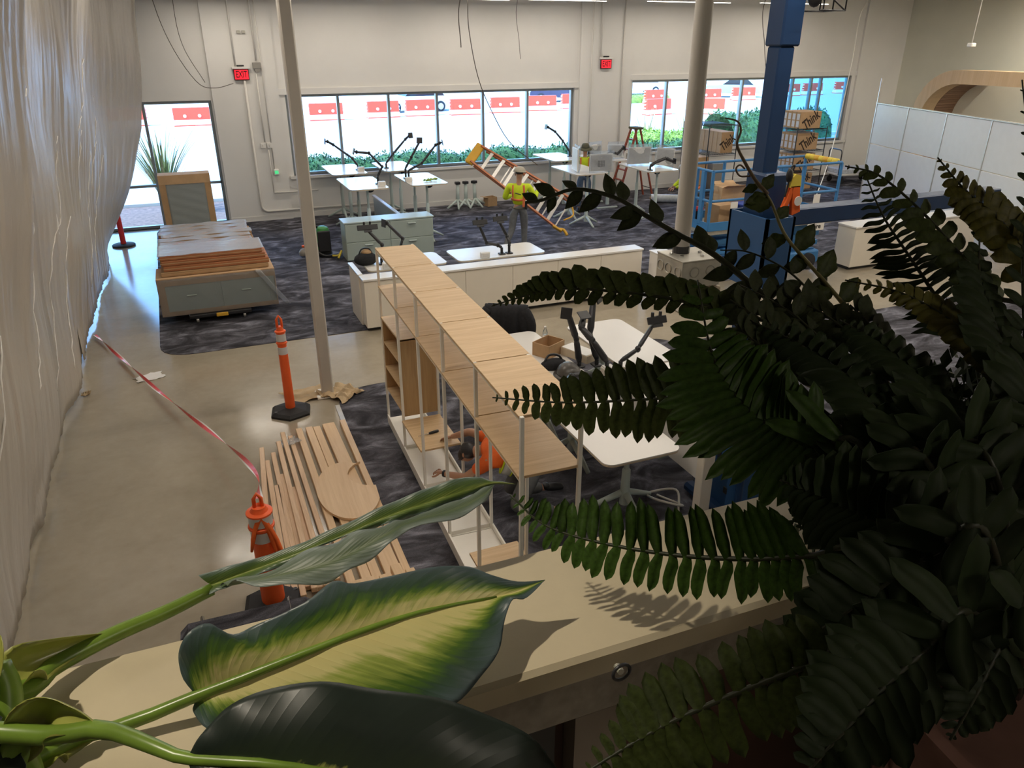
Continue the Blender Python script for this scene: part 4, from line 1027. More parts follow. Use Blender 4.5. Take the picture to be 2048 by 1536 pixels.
# ================================================================ blue mast lift in front of the fern
t = thing('mast_lift', 'dark blue telescopic mast lift with a side beam', 'lift', (4.6,5.25,.008))
MB().cbox((-.02,.03,2.3), (.155,.155,3.6), .012).build('inner_mast', 'mastblue', t)
MB().cbox((-.005,.04,5.15), (.20,.20,2.1), .014).build('upper_mast', 'mastblue', t)
MB().cbox((0,.01,2.90), (.25,.26,.44), .02).build('sleeve', 'mastblue', t)
MB().cyl((-.126,-.06,3.02), (-.14,-.06,3.02), .03, 14).build('sleeve_knob', 'black', t)
bx = MB()
for a,b_ in (((-.20,-.30,2.18),(-.175,.20,2.78)),((.075,-.30,2.18),(.10,.20,2.78)),((-.20,-.30,2.18),(.10,-.275,2.78)),((-.20,.175,2.18),(.10,.20,2.78)),((-.20,-.30,2.16),(.10,.20,2.18))): bx.mm(a,b_)
bx.build('carriage_box', 'mastblue2', t) if False else None
pm('mastblue2', (.022,.085,.22), .38, var=.07, scale=4)
bx.build('carriage_box', 'mastblue2', t)
MB().cyl((-.202,-.10,2.52), (-.210,-.10,2.52), .022, 14).build('bolt', 'black', t)
for x in (-.12,-.02): pass
MB().cbox((1.55,.05,2.70), (2.9,.16,.15), .01).build('side_beam', 'mastblue', t)
b_ = MB().cbox((.03,-.28,.50), (.92,.60,.94), .06).build('power_body', 'mastblue2', t)
MB().cbox((-.432,-.36,.62), (.012,.05,.20), .004).build('slot', 'black', b_)
MB().cbox((-.432,-.50,.30), (.012,.05,.07), .004).build('hole', 'black', b_)
MB().cyl((-.37,-.62,.05), (-.37,-.62,1.0), .035, 12).build('corner_tube', 'mastblue', t)
MB().cbox((.03,-.28,.07), (1.1,.62,.10), .03).build('chassis', 'mastblue', t)
for x in (-.39,.47):
    for y in (-.54,-.02): MB().lathe([(.02,-.03),(.06,-.028),(.065,0),(.06,.028),(.02,.03)], 16, (x,y,.065), Matrix.Rotation(PI/2,3,'X')).build('wheel', 'rubber', t, 40)
mb = MB()   # wire guard at the top
cgx, cgy, cgz = .22,-.02,4.36
for z in (0,.14): mb.tube([(cgx-.06,cgy-.12,cgz+z),(cgx+.20,cgy-.12,cgz+z),(cgx+.20,cgy+.12,cgz+z),(cgx-.06,cgy+.12,cgz+z)], .007, 6)
for x,y in ((.2,-.12),(.2,.12),(-.06,-.12),(.07,-.12)): mb.tube([(cgx+x,cgy+y,cgz),(cgx+x,cgy+y,cgz+.3)], .006, 6)
mb.tube([(cgx-.05,cgy-.12,cgz+.14),(cgx+.2,cgy-.12,cgz)], .006, 6)
mb.build('wire_guard', 'black', t, True); MB().ell((cgx-.04,cgy-.03,cgz+.12), (.07,.06,.10), 12, 8).build('lamp_body', 'darkmetal', t, True)
# hang tag bag and carabiner on the mast
t = thing('tool_lanyard', 'orange tool lanyard bag with yellow top hanging on the blue mast', 'lanyard', (4.679,5.020,2.814))
sc = .0042
def lz(px, py): return ((px-1578)*sc*1.0, (425-py)*sc)
for nm,pts,mt in (('orange_leg',[(1553,424),(1562,400),(1570,372),(1576,372),(1574,395),(1563,426)],'orangecloth'),('orange_body',[(1573,372),(1592,372),(1596,395),(1602,424),(1583,430),(1578,400)],'orangecloth'),('yellow_top',[(1570,356),(1578,348),(1592,352),(1594,374),(1566,374)],'yellowpad')):
    MB().prism([lz(*p) for p in pts], -.02, .02, lambda a,b,c: (a,c,b)).build(nm, mt, t)
MB().lathe([(.020,-.003),(.040,-.003),(.040,.003),(.020,.003)], 18, (lz(1592,402)[0],-.024,lz(1592,402)[1]), Matrix.Rotation(PI/2,3,'X')).build('ring_print', 'white', t)
MB().ell((lz(1563,350)[0],-.01,lz(1563,350)[1]), (.035,.02,.06), 10, 6).build('carabiner_body', 'black', t, True)
MB().tube(bez([(lz(1562,345)[0],-.01,lz(1562,345)[1]),(lz(1566,333)[0],-.01,lz(1566,333)[1]),(lz(1573,332)[0],-.01,lz(1573,332)[1]),(lz(1569,343)[0],-.01,lz(1569,343)[1])], 10), .008, 6).build('carabiner_loop', 'black', t, True)
MB().tube(bez([(lz(1563,356)[0],-.01,lz(1563,356)[1]),(lz(1562,375)[0],-.01,lz(1562,375)[1]),(lz(1558,392)[0],-.01,lz(1558,392)[1])], 8), .008, 6).build('cord', 'black', t, True)

# ---------------------------------------------------------------- pendant pole with junction box, in front of the storage run
p0 = Vector((2.6500,3.6875,3.0078))
t = thing('power_pole', 'white pole hanging from the ceiling with a galvanised junction box', 'pole', (p0.x,p0.y,p0.z))
MB().cyl((0,0,.02), (0,0,6.38-p0.z), .048, 20).build('pole', 'colwhite', t, 40)
MB().cyl((0,0,-.02), (0,0,.03), .052, 16).build('locknut', 'darkmetal', t)
bz = -.17
b_ = MB().cbox((.02,-.06,bz+.07), (.27,.27,.16), .004).build('box', 'galv', t)
MB().cbox((.02,-.06,bz+.153), (.275,.275,.008), .002).build('lid', 'galv', t)
for y in (-.12,-.02,.06): MB().tube([(-.117,y-.03+.03*math.cos(a*PI/8),bz+.085+.03*math.sin(a*PI/8)) for a in range(16)], .003, 5, closed=True).build('knockout', 'galv', b_)
for x in (-.03,.08): MB().tube([(x+.03*math.cos(a*PI/8),-.197,bz+.085+.03*math.sin(a*PI/8)) for a in range(16)], .003, 5, closed=True).build('knockout', 'galv', b_)
MB().cbox((.02,-.06,bz-.04), (.29,.29,.05), .006).build('bottom_plate', 'beige', t)
for dx,dy in ((-.08,-.02),(-.06,-.1),(.06,-.13),(.1,-.05)): MB().cyl((dx,dy,bz+.157), (dx,dy,bz+.165), .012, 8).build('lid_screw', 'chrome', t)

# ---------------------------------------------------------------- blue scissor lift
t = thing('scissor_lift', 'bright blue scissor lift with guard rails and loaded deck', 'lift', (10.0,11.6,.008)); L, W = 2.95, .96
zd, zt_ = 1.0, 2.04; hx, hy = L/2, W/2
def tb(nm, a, b_, r=.024, mt='liftblue'): MB().cyl(a, b_, r, 10).build(nm, mt, t, 40)
for z in (zt_,1.52):
    for s in (-1,1): tb('guard_rail', (-hx,s*hy,z), (hx,s*hy,z)); tb('guard_rail', (s*hx,-hy,z), (s*hx,hy,z))
for x in (-hx,-hx*.34,hx*.40,hx):
    for s in (-1,1): MB().cbox((x,s*hy,(zd+zt_)/2), (.05,.05,zt_-zd), .008).build('rail_post', 'liftblue', t)
for y in (-.22,.0,.20): MB().cbox((-hx,y,1.55), (.06,.10,.95), .01).build('gate_bar', 'liftblue', t)
MB().cbox((hx*.62,hy-.05,1.45), (.16,.10,.9), .01).build('control_column', 'liftblue', t)
MB().cbox((0,0,zd-.05), (L,W,.10), .01).build('deck', 'galv', t)
for s in (-1,1): MB().cbox((0,s*(hy+.01),zd+.06), (L,.02,.16), .004).build('toe_board', 'liftblue', t); MB().cbox((s*(hx+.01),0,zd+.06), (.02,W,.16), .004).build('toe_board', 'liftblue', t)
for s in (-1,1):
    for k in range(3):
        z0 = .32+.19*k
        MB().bar((-hx+.15,s*.32,z0), (hx-.15,s*.32,z0+.18), .05, .09).build('scissor_arm', 'liftblue', t); MB().bar((-hx+.15,s*.26,z0+.18), (hx-.15,s*.26,z0), .05, .09).build('scissor_arm', 'liftblue', t)
MB().cbox((0,0,.22), (L-.2,.80,.26), .03).build('chassis', 'liftblue', t)
for x in (-hx+.4,hx-.4):
    for s in (-1,1): MB().lathe([(.04,-.06),(.15,-.055),(.16,0),(.15,.055),(.04,.06)], 20, (x,s*.42,.16), Matrix.Rotation(PI/2,3,'X')).build('wheel', 'rubber', t, 40)
sg = MB().cbox((hx*.72,-hy-.02,.86), (.42,.012,.16), .004).build('sign_plate', 'white', t)
text_mesh('lettering', 'ire', .13, 'black', sg, Matrix.Translation((hx*.72+.05,-hy-.028,.86)) @ Matrix.Rotation(PI/2,4,'X'), .001)
for x in (-.95,.98): MB().cbox((x,-hy-.012,1.38), (.16,.008,.20), .003).build('warning_card', 'white', t)
pd = MB()
for k in range(9): pass
y0_, y1_ = -hy+.1, hy-.02
for k in range(7):
    a = y0_+(y1_-y0_)*k/7; b2 = y0_+(y1_-y0_)*(k+1)/7
    MB().lathe([(.045,0),(.055,.01),(.055,b2-a-.01),(.045,b2-a)], 12, (hx,a,zt_), Matrix.Rotation(-PI/2,3,'X')).build('rail_pad', 'yellowpad' if k%2 else 'cardyellow', t, True) if False else MB().lathe([(.045,0),(.055,.01),(.055,b2-a-.01),(.045,b2-a)], 12, (hx,a,zt_), Matrix.Rotation(-PI/2,3,'X')).build('rail_pad', 'yellowpad' if k not in (2,4) else 'yellowplastic', t, True)
def carton(loc, d, rz, label, open_=False, mt='card'):
    t = thing('carton', label, 'carton', loc, rz)
    MB().cbox((0,0,d[2]/2), d, .006).build('box', mt, t); MB().cbox((0,0,d[2]+.002), (d[0]*.98,.05,.003), .001).build('tape_strip', 'cardlight', t)
    if open_:
        for s in (-1,1): MB().bar((0,s*d[1]/2,d[2]), (0,s*(d[1]/2+.12),d[2]+.05), d[0]*.9, .008).build('flap', 'cardlight', t)
    return t
carton((9.02,11.45,1.01), (.42,.36,.40), R(8), 'brown carton on the lift deck beside the gate')
carton((9.5,11.85,1.01), (.5,.3,.62), R(-6), 'tall brown carton standing behind on the lift deck', True, 'cardlight')
carton((10.3,11.7,1.01), (.46,.40,.30), R(4), 'low brown carton behind the mast on the lift deck')
t = thing('plastic_tub', 'dark blue plastic tub on the lift deck', 'tub', (9.28,11.2,1.01)) if False else None
t = thing('plastic_tub', 'dark blue plastic tub at the front of the lift deck', 'tub', (9.55,11.30,1.01), R(5)); MB().lathe([(.24,0),(.30,.34),(.33,.35),(.33,.38),(.30,.38)], 4, (0,0,0), Matrix.Rotation(PI/4,3,'Z')).build('tub', 'bluetub', t); MB().lathe([(.31,.36),(.345,.365),(.345,.385),(.31,.39)], 4, (0,0,0), Matrix.Rotation(PI/4,3,'Z')).build('rim', 'bluetub', t)
t = thing('drill_driver', 'red cordless tool resting by the lift gate', 'tool', (8.72,11.75,1.01)); MB().cbox((0,0,.12), (.08,.10,.24), .02).build('grip', 'black', t); MB().tube([(-.12,0,.26),(.12,0,.26)], .05, 10).build('motor', 'red', t, True)

# ---------------------------------------------------------------- wire carts loaded with cartons
def cart(loc, rz, sx_, sy_, h, shelves, label):
    t = thing('wire_cart', label, 'cart', loc, rz)
    for a in (-1,1):
        for b2 in (-1,1):
            MB().cyl((a*sx_/2,b2*sy_/2,.10), (a*sx_/2,b2*sy_/2,h), .014, 8).build('post', 'black', t)
            MB().lathe([(.01,-.015),(.045,-.014),(.05,0),(.045,.014),(.01,.015)], 14, (a*sx_/2,b2*sy_/2,.05), Matrix.Rotation(PI/2,3,'X')).build('caster', 'rubber', t, 40)
    for z in shelves:
        mb = MB()
        for s in (-1,1): mb.tube([(-sx_/2,s*sy_/2,z),(sx_/2,s*sy_/2,z)], .009, 6); mb.tube([(s*sx_/2,-sy_/2,z),(s*sx_/2,sy_/2,z)], .009, 6); mb.tube([(-sx_/2,s*sy_/2,z-.04),(sx_/2,s*sy_/2,z-.04)], .007, 6)
        for k in range(1,12): x = -sx_/2+sx_*k/12; mb.tube([(x,-sy_/2,z),(x,sy_/2,z)], .005, 4)
        mb.build('wire_shelf', 'black', t, True)
    return t
def think_box(loc, d, rz, label, group, lab=True):
    t = thing('monitor_carton', label, 'carton', loc, rz, group)
    MB().cbox((0,0,d[2]/2), d, .006).build('box', 'card', t)
    if lab:
        for s,z in ((0,.28),(0,.62)): MB().mm((-d[0]*.36,-d[1]/2-.003,d[2]*z), (d[0]*.36,-d[1]/2-.001,d[2]*(z+.24))).build('shipping_label', 'paperlabel', t)
    return t
def think_print(t, d, size):   # diagonal lettering on the room side of the end carton
    text_mesh('lettering', 'Think', size, 'ink', t, Matrix.Translation((.02,-d[1]/2-.003,d[2]*.50)) @ Matrix.Rotation(PI/2,4,'X') @ Matrix.Rotation(R(38),4,'Z') @ Matrix.Diagonal((.85,1.35,1,1)), .001)
cart((16.14,17.36,.008), 0, 1.05, .92, 1.97, (.24,.78,1.33,1.90), 'tall black wire cart stacked with monitor cartons right of the mast')
dm = (.74,.165,.44); rows = [(.26,'bottom'),(.80,'third'),(1.35,'second'),(1.92,'top')]
for zr_,rn in rows:
    for k in range(4):
        c = think_box((16.12,17.09+.172*k,zr_+.008), dm, 0, 'brown monitor carton in the %s row of the tall cart, %s from the aisle' % (rn, ('first','second','third','fourth')[k]), 'monitor cartons on the tall cart', False)
        for z in (.10,.52): MB().mm((-dm[0]/2-.003,-dm[1]*.32,dm[2]*z), (-dm[0]/2-.001,dm[1]*.32,dm[2]*(z+.36))).build('shipping_label', 'paperlabel', c)
        if k == 0: think_print(c, dm, .29)
cart((14.25,18.95,.008), 0, 1.0, 1.25, 1.98, (.16,1.16,1.94), 'black wire cart left of the mast holding one row of cartons')
for k in range(5):
    c = think_box((14.48,18.52+.205*k,1.185), (.42,.198,.58), 0, 'brown carton on the upper shelf of the left cart, %s from the aisle' % ('first','second','third','fourth','fifth')[k], 'cartons on the left cart', False)
    if k == 0: think_print(c, (.42,.198,.58), .26)
think_box((13.62,18.6,.19), (.5,.40,.92), 0, 'tall brown carton low on the left cart beside the pendant pole', None, False)
t = thing('printed_carton', 'dark printed carton just right of the pendant pole', 'carton', (14.2,18.5,.19)); MB().cbox((0,0,.36), (.36,.3,.72), .006).build('box', 'greybox', t); MB().cbox((0,0,.722), (.34,.05,.004), .001).build('tape_strip', 'bubblewrap', t)
t = thing('platform_cart', 'grey platform cart with a bent tube handle by the corner', 'cart', (19.6,18.5,.008), R(-8))
MB().cbox((0,0,.30), (1.5,.75,.06), .01).build('deck', 'white', t); MB().cbox((0,0,.40), (1.4,.7,.14), .02).build('folded_film', 'bubblewrap', t)
MB().tube([(-.75,-.3,.3),(-.75,-.3,.95)] + [(-.75+.05*0,-.3+.1*(1-math.cos(a)),.95+.1*math.sin(a)) for a in (.5,1.0,1.57)] + [(-.75,.25,1.05),(-.75,.3,.98),(-.75,.3,.3)], .018, 8).build('handle', 'darkmetal', t, True)
for a in (-1,1):
    for b2 in (-1,1): MB().lathe([(.02,-.02),(.09,-.018),(.10,0),(.09,.018),(.02,.02)], 14, (a*.6,b2*.3,.105), Matrix.Rotation(PI/2,3,'X')).build('caster', 'rubber', t, 40); MB().cyl((a*.6,b2*.3,.19), (a*.6,b2*.3,.28), .03, 8).build('caster_stem', 'darkmetal', t)
t = thing('film_roll', 'white roll of film lying on the carpet behind the raised desks', 'roll', (12.35,17.9,.008), R(60))
MB().cyl((0,-.55,.12), (0,.55,.12), .11, 18).build('roll', 'bubblewrap', t, 40); MB().cyl((0,-.58,.12), (0,.58,.12), .04, 12).build('core', 'cardlight', t)

# ---------------------------------------------------------------- ladders
t = thing('step_ladder', 'orange step ladder with yellow cap carried by the worker', 'ladder', (6.9277,15.8663,1.1230))
o_ = Vector((6.9277,15.8663,1.1230))
A0 = Vector((6.2123,16.5918,1.9783))-o_; A1 = Vector((7.9754,15.2877,0.8447))-o_; B0 = Vector((5.9031,16.4561,1.6837))-o_; B1 = Vector((7.4736,15.1041,0.2905))-o_
nrm = (A1-A0).cross(B0-A0).normalized()
if nrm.y > 0: nrm = -nrm
MB().bar(A0, A1, .035, .075, nrm).build('side_rail', 'fibreglass', t); MB().bar(B0, B1, .035, .075, nrm).build('side_rail', 'fibreglass', t)
for k in range(1,8):
    u = k/8; MB().bar(A0.lerp(A1,u), B0.lerp(B1,u), .075, .03, nrm).build('tread', 'alu', t)
off = -nrm*.10; a0 = A0.lerp(A1,.04)+off; a1 = A1+off*.9; c0 = B0.lerp(B1,.04)+off; c1 = B1+off*.9
MB().bar(a0.lerp(a1,.02), a1.lerp(c1,.06), .03, .05, nrm).build('rear_rail', 'fibreglass', t); MB().bar(c0, c1.lerp(a1,.06), .03, .05, nrm).build('rear_rail', 'fibreglass', t)
for u in (.3,.55,.8,.96): MB().bar(a0.lerp(a1,u), c0.lerp(c1,u), .03, .03, nrm).build('rear_brace', 'alu', t)
e0 = (A0-A1).normalized(); MB().bar(A0+e0*.02+(A0-B0).normalized()*.05+off*.5, B0+e0*.02-(A0-B0).normalized()*.05+off*.5, .20, .09, nrm, .02).build('top_cap', 'yellowplastic', t)
for p in (A1,B1): MB().bar(p-(A1-A0).normalized()*.14, p+(A1-A0).normalized()*.10, .05, .10, nrm, .012).build('foot_boot', 'yellowplastic', t)
MB().tube(bez([A1-e0*-.1+off, A1.lerp(B1,.3)+off*1.5-e0*.12, A1.lerp(B1,.6)+off*1.4], 8), .02, 6).build('spreader', 'yellowplastic', t, True)
for p in (B1,): MB().tube(bez([p, p-e0*.12+(A0-B0).normalized()*.05, p-e0*.25-(A0-B0).normalized()*.02], 8), .035, 6).build('rear_foot', 'yellowplastic', t, True)
t = thing('step_ladder', 'red brown A frame step ladder open behind the raised desks', 'ladder', (11.75,19.0,.008))
for s in (-1,1):
    MB().bar((-.62,s*.28,0), (-.06,s*.15,1.9), .03, .075, (0,1,0)).build('front_rail', 'ladderred', t); MB().bar((.55,s*.26,0), (.06,s*.14,1.9), .03, .06, (0,1,0)).build('rear_rail', 'ladderred', t)
for k in range(1,7): u = k/7; MB().cbox((-.62+.56*u,0,1.9*u), (.09,.54-.24*u,.025), .004).build('tread', 'ladderred', t)
for k in (1,3,5): u = k/7; MB().cyl((.55-.49*u,-.26+.11*u,1.9*u), (.55-.49*u,.26-.11*u,1.9*u), .012, 6).build('rear_brace', 'darkmetal', t)
MB().cbox((0,0,1.92), (.26,.38,.06), .012).build('top_cap', 'olive', t)

# ---------------------------------------------------------------- temporary white partition and the oak arch behind it
P0 = Vector((17.35,15.95,0)); P1 = Vector((14.9,8.7,0)); d_ = (P1-P0).normalized(); rz_ = math.atan2(d_.y,d_.x); Lp = (P1-P0).length
t = thing('white_partition', 'temporary wall of white panels with metal joint posts', 'partition', (P0.x,P0.y,.008), rz_)
cuts = [0,1.55,3.15,4.75,6.3,Lp]
for i in range(5):
    for z0,z1 in ((.02,1.58),(1.60,2.60)): MB().cbox(((cuts[i]+cuts[i+1])/2,0,(z0+z1)/2), (cuts[i+1]-cuts[i]-.02,.03,z1-z0), .004).build('panel', 'partwhite', t) if 'partwhite' in M else (pm('partwhite', (.74,.745,.77), .35, var=.02), MB().cbox(((cuts[i]+cuts[i+1])/2,0,(z0+z1)/2), (cuts[i+1]-cuts[i]-.02,.03,z1-z0), .004).build('panel', 'partwhite', t))
for i,c in enumerate(cuts): MB().cbox((c,0,1.31 if i else 1.62), (.035,.055,2.62 if i else 3.24), .004).build('joint_post', 'alu', t)
MB().cbox((Lp/2,0,2.62), (Lp,.06,.03), .004).build('head_rail', 'galv', t)
# oak arch: rounded portal running back to the right wall
XA, XB = 19.6, 22.35
def arch_prof(y0, y1, zb, zt, r, n=10):   # outline in (y,z), rounded at the far end
    out = [(y1,zb),(y1,zt)]
    for k in range(n+1): a = PI/2*k/n; out.append((y0-r+r*math.sin(a)*1.0, zt-r+r*math.cos(a)))
    out.append((y0,zb)); return out
t = thing('oak_arch', 'rounded oak portal with brown slatted inside behind the partition', 'arch', (XA,0,0))
outer = arch_prof(16.75,6.0,0,3.43,1.2); inner = arch_prof(16.48,6.0,0,3.08,1.0)
mb = MB(); n = len(outer); fr_ = [(0,y,z) for y,z in outer]; fi = [(0,y,z) for y,z in inner]; br_ = [(.5,y,z) for y,z in outer]; bi = [(.5,y,z) for y,z in inner]
mb.add(fr_+fi+br_+bi, [(i,i+1,n+i+1,n+i) for i in range(1,n-1)] + [(2*n+i,3*n+i,3*n+i+1,2*n+i+1) for i in range(1,n-1)] + [(i,2*n+i,2*n+i+1,i+1) for i in range(1,n-1)] + [(n+i,n+i+1,3*n+i+1,3*n+i) for i in range(1,n-1)])
mb.build('portal_frame', 'archoak', t)
ns = 0
seg = inner[2:]
for i in range(len(seg)-1):
    a, b2 = seg[i], seg[i+1]
    steps = 2 if i < len(seg)-2 else 12
    for k in range(steps):
        u0, u1 = k/steps+.04/steps*2, (k+1)/steps-.10/steps
        p, q = (a[0]+(b2[0]-a[0])*u0, a[1]+(b2[1]-a[1])*u0), (a[0]+(b2[0]-a[0])*u1, a[1]+(b2[1]-a[1])*u1)
        MB().add([(x,p[0]+.0,p[1]) for x in (.52,1.3)]+[(x,q[0],q[1]) for x in (1.3,.52)]+[(x,p[0]+.04,p[1]+.03) for x in (.52,1.3)]+[(x,q[0]+.04,q[1]+.03) for x in (1.3,.52)], [(0,1,2,3),(7,6,5,4),(0,4,5,1),(1,5,6,2),(2,6,7,3),(3,7,4,0)]).build('slat', 'archslat', t)
MB().mm((1.3,6.0,0), (1.4,16.6,3.2)).build('back_panel', 'wall_cream', t)

# ================================================================ people
def join(meshes, name, mat):
    v = []; f = []
    for me in meshes:
        o_ = len(v); v += [tuple(p.co) for p in me.vertices]; f += [tuple(i+o_ for i in p.vertices) for p in me.polygons]; bpy.data.meshes.remove(me)
    me = bpy.data.meshes.new(name); me.from_pydata(v, [], f); me.materials.append(M[mat]); me.polygons.foreach_set('use_smooth', [True]*len(f)); return me
def hand_meshes(wrist, fwd, palm_n, side, curl=.35, size=1.0):
    """palm plus four unequal fingers and a thumb; palm_n points out of the palm, side = +1 thumb on the +cross side"""
    w = Vector(wrist); f = Vector(fwd).normalized(); n = Vector(palm_n); n = (n-f*n.dot(f)).normalized(); s = f.cross(n)*side; S = size
    out = [skin_mesh({'w':(w,(.024*S,.020*S)),'p':(w+f*.045*S,(.036*S,.016*S)),'k':(w+f*.088*S,(.038*S,.013*S))}, [('w','p'),('p','k')], 1)]
    for off,ln in ((.030,.070),(.010,.080),(-.011,.074),(-.030,.058)):
        b_ = w+f*.080*S+s*off*S; d1 = (f+n*curl*.6).normalized(); d2 = (f*.8+n*curl*1.6).normalized(); d3 = (f*.5+n*curl*2.6).normalized(); L = ln*S
        p1 = b_+d1*L*.42; p2 = p1+d2*L*.33; p3 = p2+d3*L*.28; r = .0088*S
        out.append(skin_mesh({'a':(b_-f*.02*S,r),'b':(b_,r),'c':(p1,r*.95),'d':(p2,r*.9),'e':(p3,r*.75)}, [('a','b'),('b','c'),('c','d'),('d','e')], 1))
    b_ = w+f*.028*S+s*.030*S; p1 = b_+(f*.6+s*.8+n*.3).normalized()*.038*S; p2 = p1+(f+s*.35+n*.3).normalized()*.030*S; p3 = p2+(f+n*.25).normalized()*.022*S
    out.append(skin_mesh({'a':(b_-s*.012*S,.012*S),'b':(b_,.012*S),'c':(p1,.0105*S),'d':(p2,.0098*S),'e':(p3,.008*S)}, [('a','b'),('b','c'),('c','d'),('d','e')], 1))
    return out
def person(label, loc, rz, J, shirt, trousers, hands, hat=None, sleeves='long', boots='black'):
    """J: joint positions in the person's own frame (x right, y forward)"""
    t = thing('person', label, 'person', loc, rz); J = {k: Vector(v) for k, v in J.items()}
    up = (J['head']-J['neck']).normalized(); fd = Vector(J.get('face', (0,1,0))).normalized()
    nod = {'pelvis':(J['pelvis'],(.10,.07)),'belly':(J['pelvis'].lerp(J['chest'],.5),(.09,.07)),'chest':(J['chest'],(.11,.075)),'neck':(J['neck'],.055),
           'jaw':(J['neck']+up*.07+fd*.015,.062),'skull':(J['head'],(.074,.088)),'crown':(J['head']+up*.085,(.05,.06))}
    ed = [('pelvis','belly'),('belly','chest'),('chest','neck'),('neck','jaw'),('jaw','skull'),('skull','crown')]
    for s in 'LR':
        nod['sh'+s] = (J['sh'+s],.050); nod['el'+s] = (J['el'+s],.043); nod['fa'+s] = (J['el'+s].lerp(J['wr'+s],.35),.040); nod['wr'+s] = (J['wr'+s],.026)
        nod['hp'+s] = (J['hp'+s],.06); nod['kn'+s] = (J['kn'+s],.042); nod['ca'+s] = (J['kn'+s].lerp(J['an'+s],.35),.042); nod['an'+s] = (J['an'+s],.038); nod['to'+s] = (J['to'+s],.034)
        ed += [('chest','sh'+s),('sh'+s,'el'+s),('el'+s,'fa'+s),('fa'+s,'wr'+s),('pelvis','hp'+s),('hp'+s,'kn'+s),('kn'+s,'ca'+s),('ca'+s,'an'+s),('an'+s,'to'+s)]
    ms = [skin_mesh(nod, ed, 2)]
    for s in 'LR': ms += hand_meshes(J['wr'+s], *hands[s])
    body = link('body', join(ms, 'body', 'skin'), t)
    sd = up.cross(fd).normalized()
    f = MB(); f.ell(J['head']+fd*.098-up*.012, (.014,.02,.018), 8, 5); f.build('nose', 'skin', t, True)
    for q in (-1,1):
        MB().ell(J['head']+sd*.080*q-fd*.005-up*.01, (.012,.02,.03), 8, 5).build('ear', 'skin', t, True)
        MB().ell(J['head']+fd*.084+sd*.032*q+up*.012, (.010,.008,.008), 8, 5).build('eye', 'hair', t, True)
    MB().ell(J['head']+fd*.088-up*.055, (.022,.008,.007), 8, 4).build('mouth', 'vestorange', t, True)
    MB().ell(J['head']+up*.03-fd*.02, (.083,.094,.078), 14, 8, fd.to_track_quat('Y','Z').to_matrix(), -.1).build('hair', 'hair', t, True)
    # clothes
    g = .02
    nod2 = {'pelvis':(J['pelvis'].lerp(J['chest'],.10),(.14+g,.105+g)),'belly':(nod['belly'][0],(.14+g,.105+g)),'chest':(J['chest'],(.162+g,.118+g)),'neck':(J['chest'].lerp(J['neck'],.72),.085)}
    e2 = [('pelvis','belly'),('belly','chest'),('chest','neck')]
    for s in 'LR':
        nod2['sh'+s] = (J['sh'+s],.082); e2.append(('chest','sh'+s))
        if sleeves == 'long': nod2['el'+s] = (J['el'+s],.062); nod2['wr'+s] = (J['el'+s].lerp(J['wr'+s],.86),.044); e2 += [('sh'+s,'el'+s),('el'+s,'wr'+s)]
        else: nod2['el'+s] = (J['sh'+s].lerp(J['el'+s],.6),.064); e2.append(('sh'+s,'el'+s))
    sh = skin('shirt', nod2, e2, shirt, t)
    nod3 = {'pelvis':(J['pelvis'],(.148+g*.5,.118+g*.5)),'waist':(J['pelvis'].lerp(J['chest'],.28),(.135,.105))}; e3 = [('pelvis','waist')]
    for s in 'LR':
        nod3['hp'+s] = (J['hp'+s],.102); nod3['th'+s] = (J['hp'+s].lerp(J['kn'+s],.5),.092); nod3['kn'+s] = (J['kn'+s],.076); nod3['an'+s] = (J['kn'+s].lerp(J['an'+s],.93),.060); e3 += [('pelvis','hp'+s),('hp'+s,'th'+s),('th'+s,'kn'+s),('kn'+s,'an'+s)]
    skin('trousers', nod3, e3, trousers, t)
    for s in 'LR':
        a = J['an'+s]; b_ = J['to'+s]; d = (b_-a).normalized()
        skin('boot', {'a':(a+Vector((0,0,.05)) if abs(d.z) < .6 else a,.055),'h':(a-d*.02,.05),'m':(a.lerp(b_,.6),(.048,.045)),'t':(b_+d*.02,(.044,.032))}, [('a','h'),('h','m'),('m','t')], boots, t)
    if hat == 'hard':
        c = J['head']+up*.055; q = up.to_track_quat('Z','Y').to_matrix(); h = MB().ell(c, (.118,.138,.105), 20, 8, q, 0).build('hard_hat', 'hardhat', t, True)
        MB().lathe([(.112,.0),(.14,-.008),(.145,-.002),(.116,.014)], 22, c, q).build('brim', 'hardhat', h, True)
    if hat == 'bucket':
        c = J['head']+up*.045; q = up.to_track_quat('Z','Y').to_matrix(); h = MB().lathe([(.108,0),(.100,.06),(.080,.10),(.02,.115),(0,.116)], 20, c, q).build('bucket_hat', 'olive', t, True)
        MB().lathe([(.106,.004),(.17,-.035),(.172,-.030),(.108,.014)], 22, c, q).build('brim', 'olive', h, True)
    return t, J
# strips laid on the outside of a vest
def strip(t, name, pts, w, mat, out, n=14):
    P = bez([Vector(p) for p in pts], n); vs = []
    for i,p in enumerate(P):
        d = (P[min(i+1,n)]-P[max(i-1,0)]).normalized(); s = d.cross(Vector(out)).normalized(); vs += [p-s*w/2, p+s*w/2]
    o_ = len(vs); vs += [v-Vector(out)*.006 for v in vs]
    fs = [(2*i,2*i+1,2*i+3,2*i+2) for i in range(n)] + [(o_+2*i,o_+2*i+2,o_+2*i+3,o_+2*i+1) for i in range(n)] + [(2*i,2*i+2,o_+2*i+2,o_+2*i) for i in range(n)] + [(2*i+1,o_+2*i+1,o_+2*i+3,2*i+3) for i in range(n)]
    MB().add(vs, fs).build(name, mat, t, True)

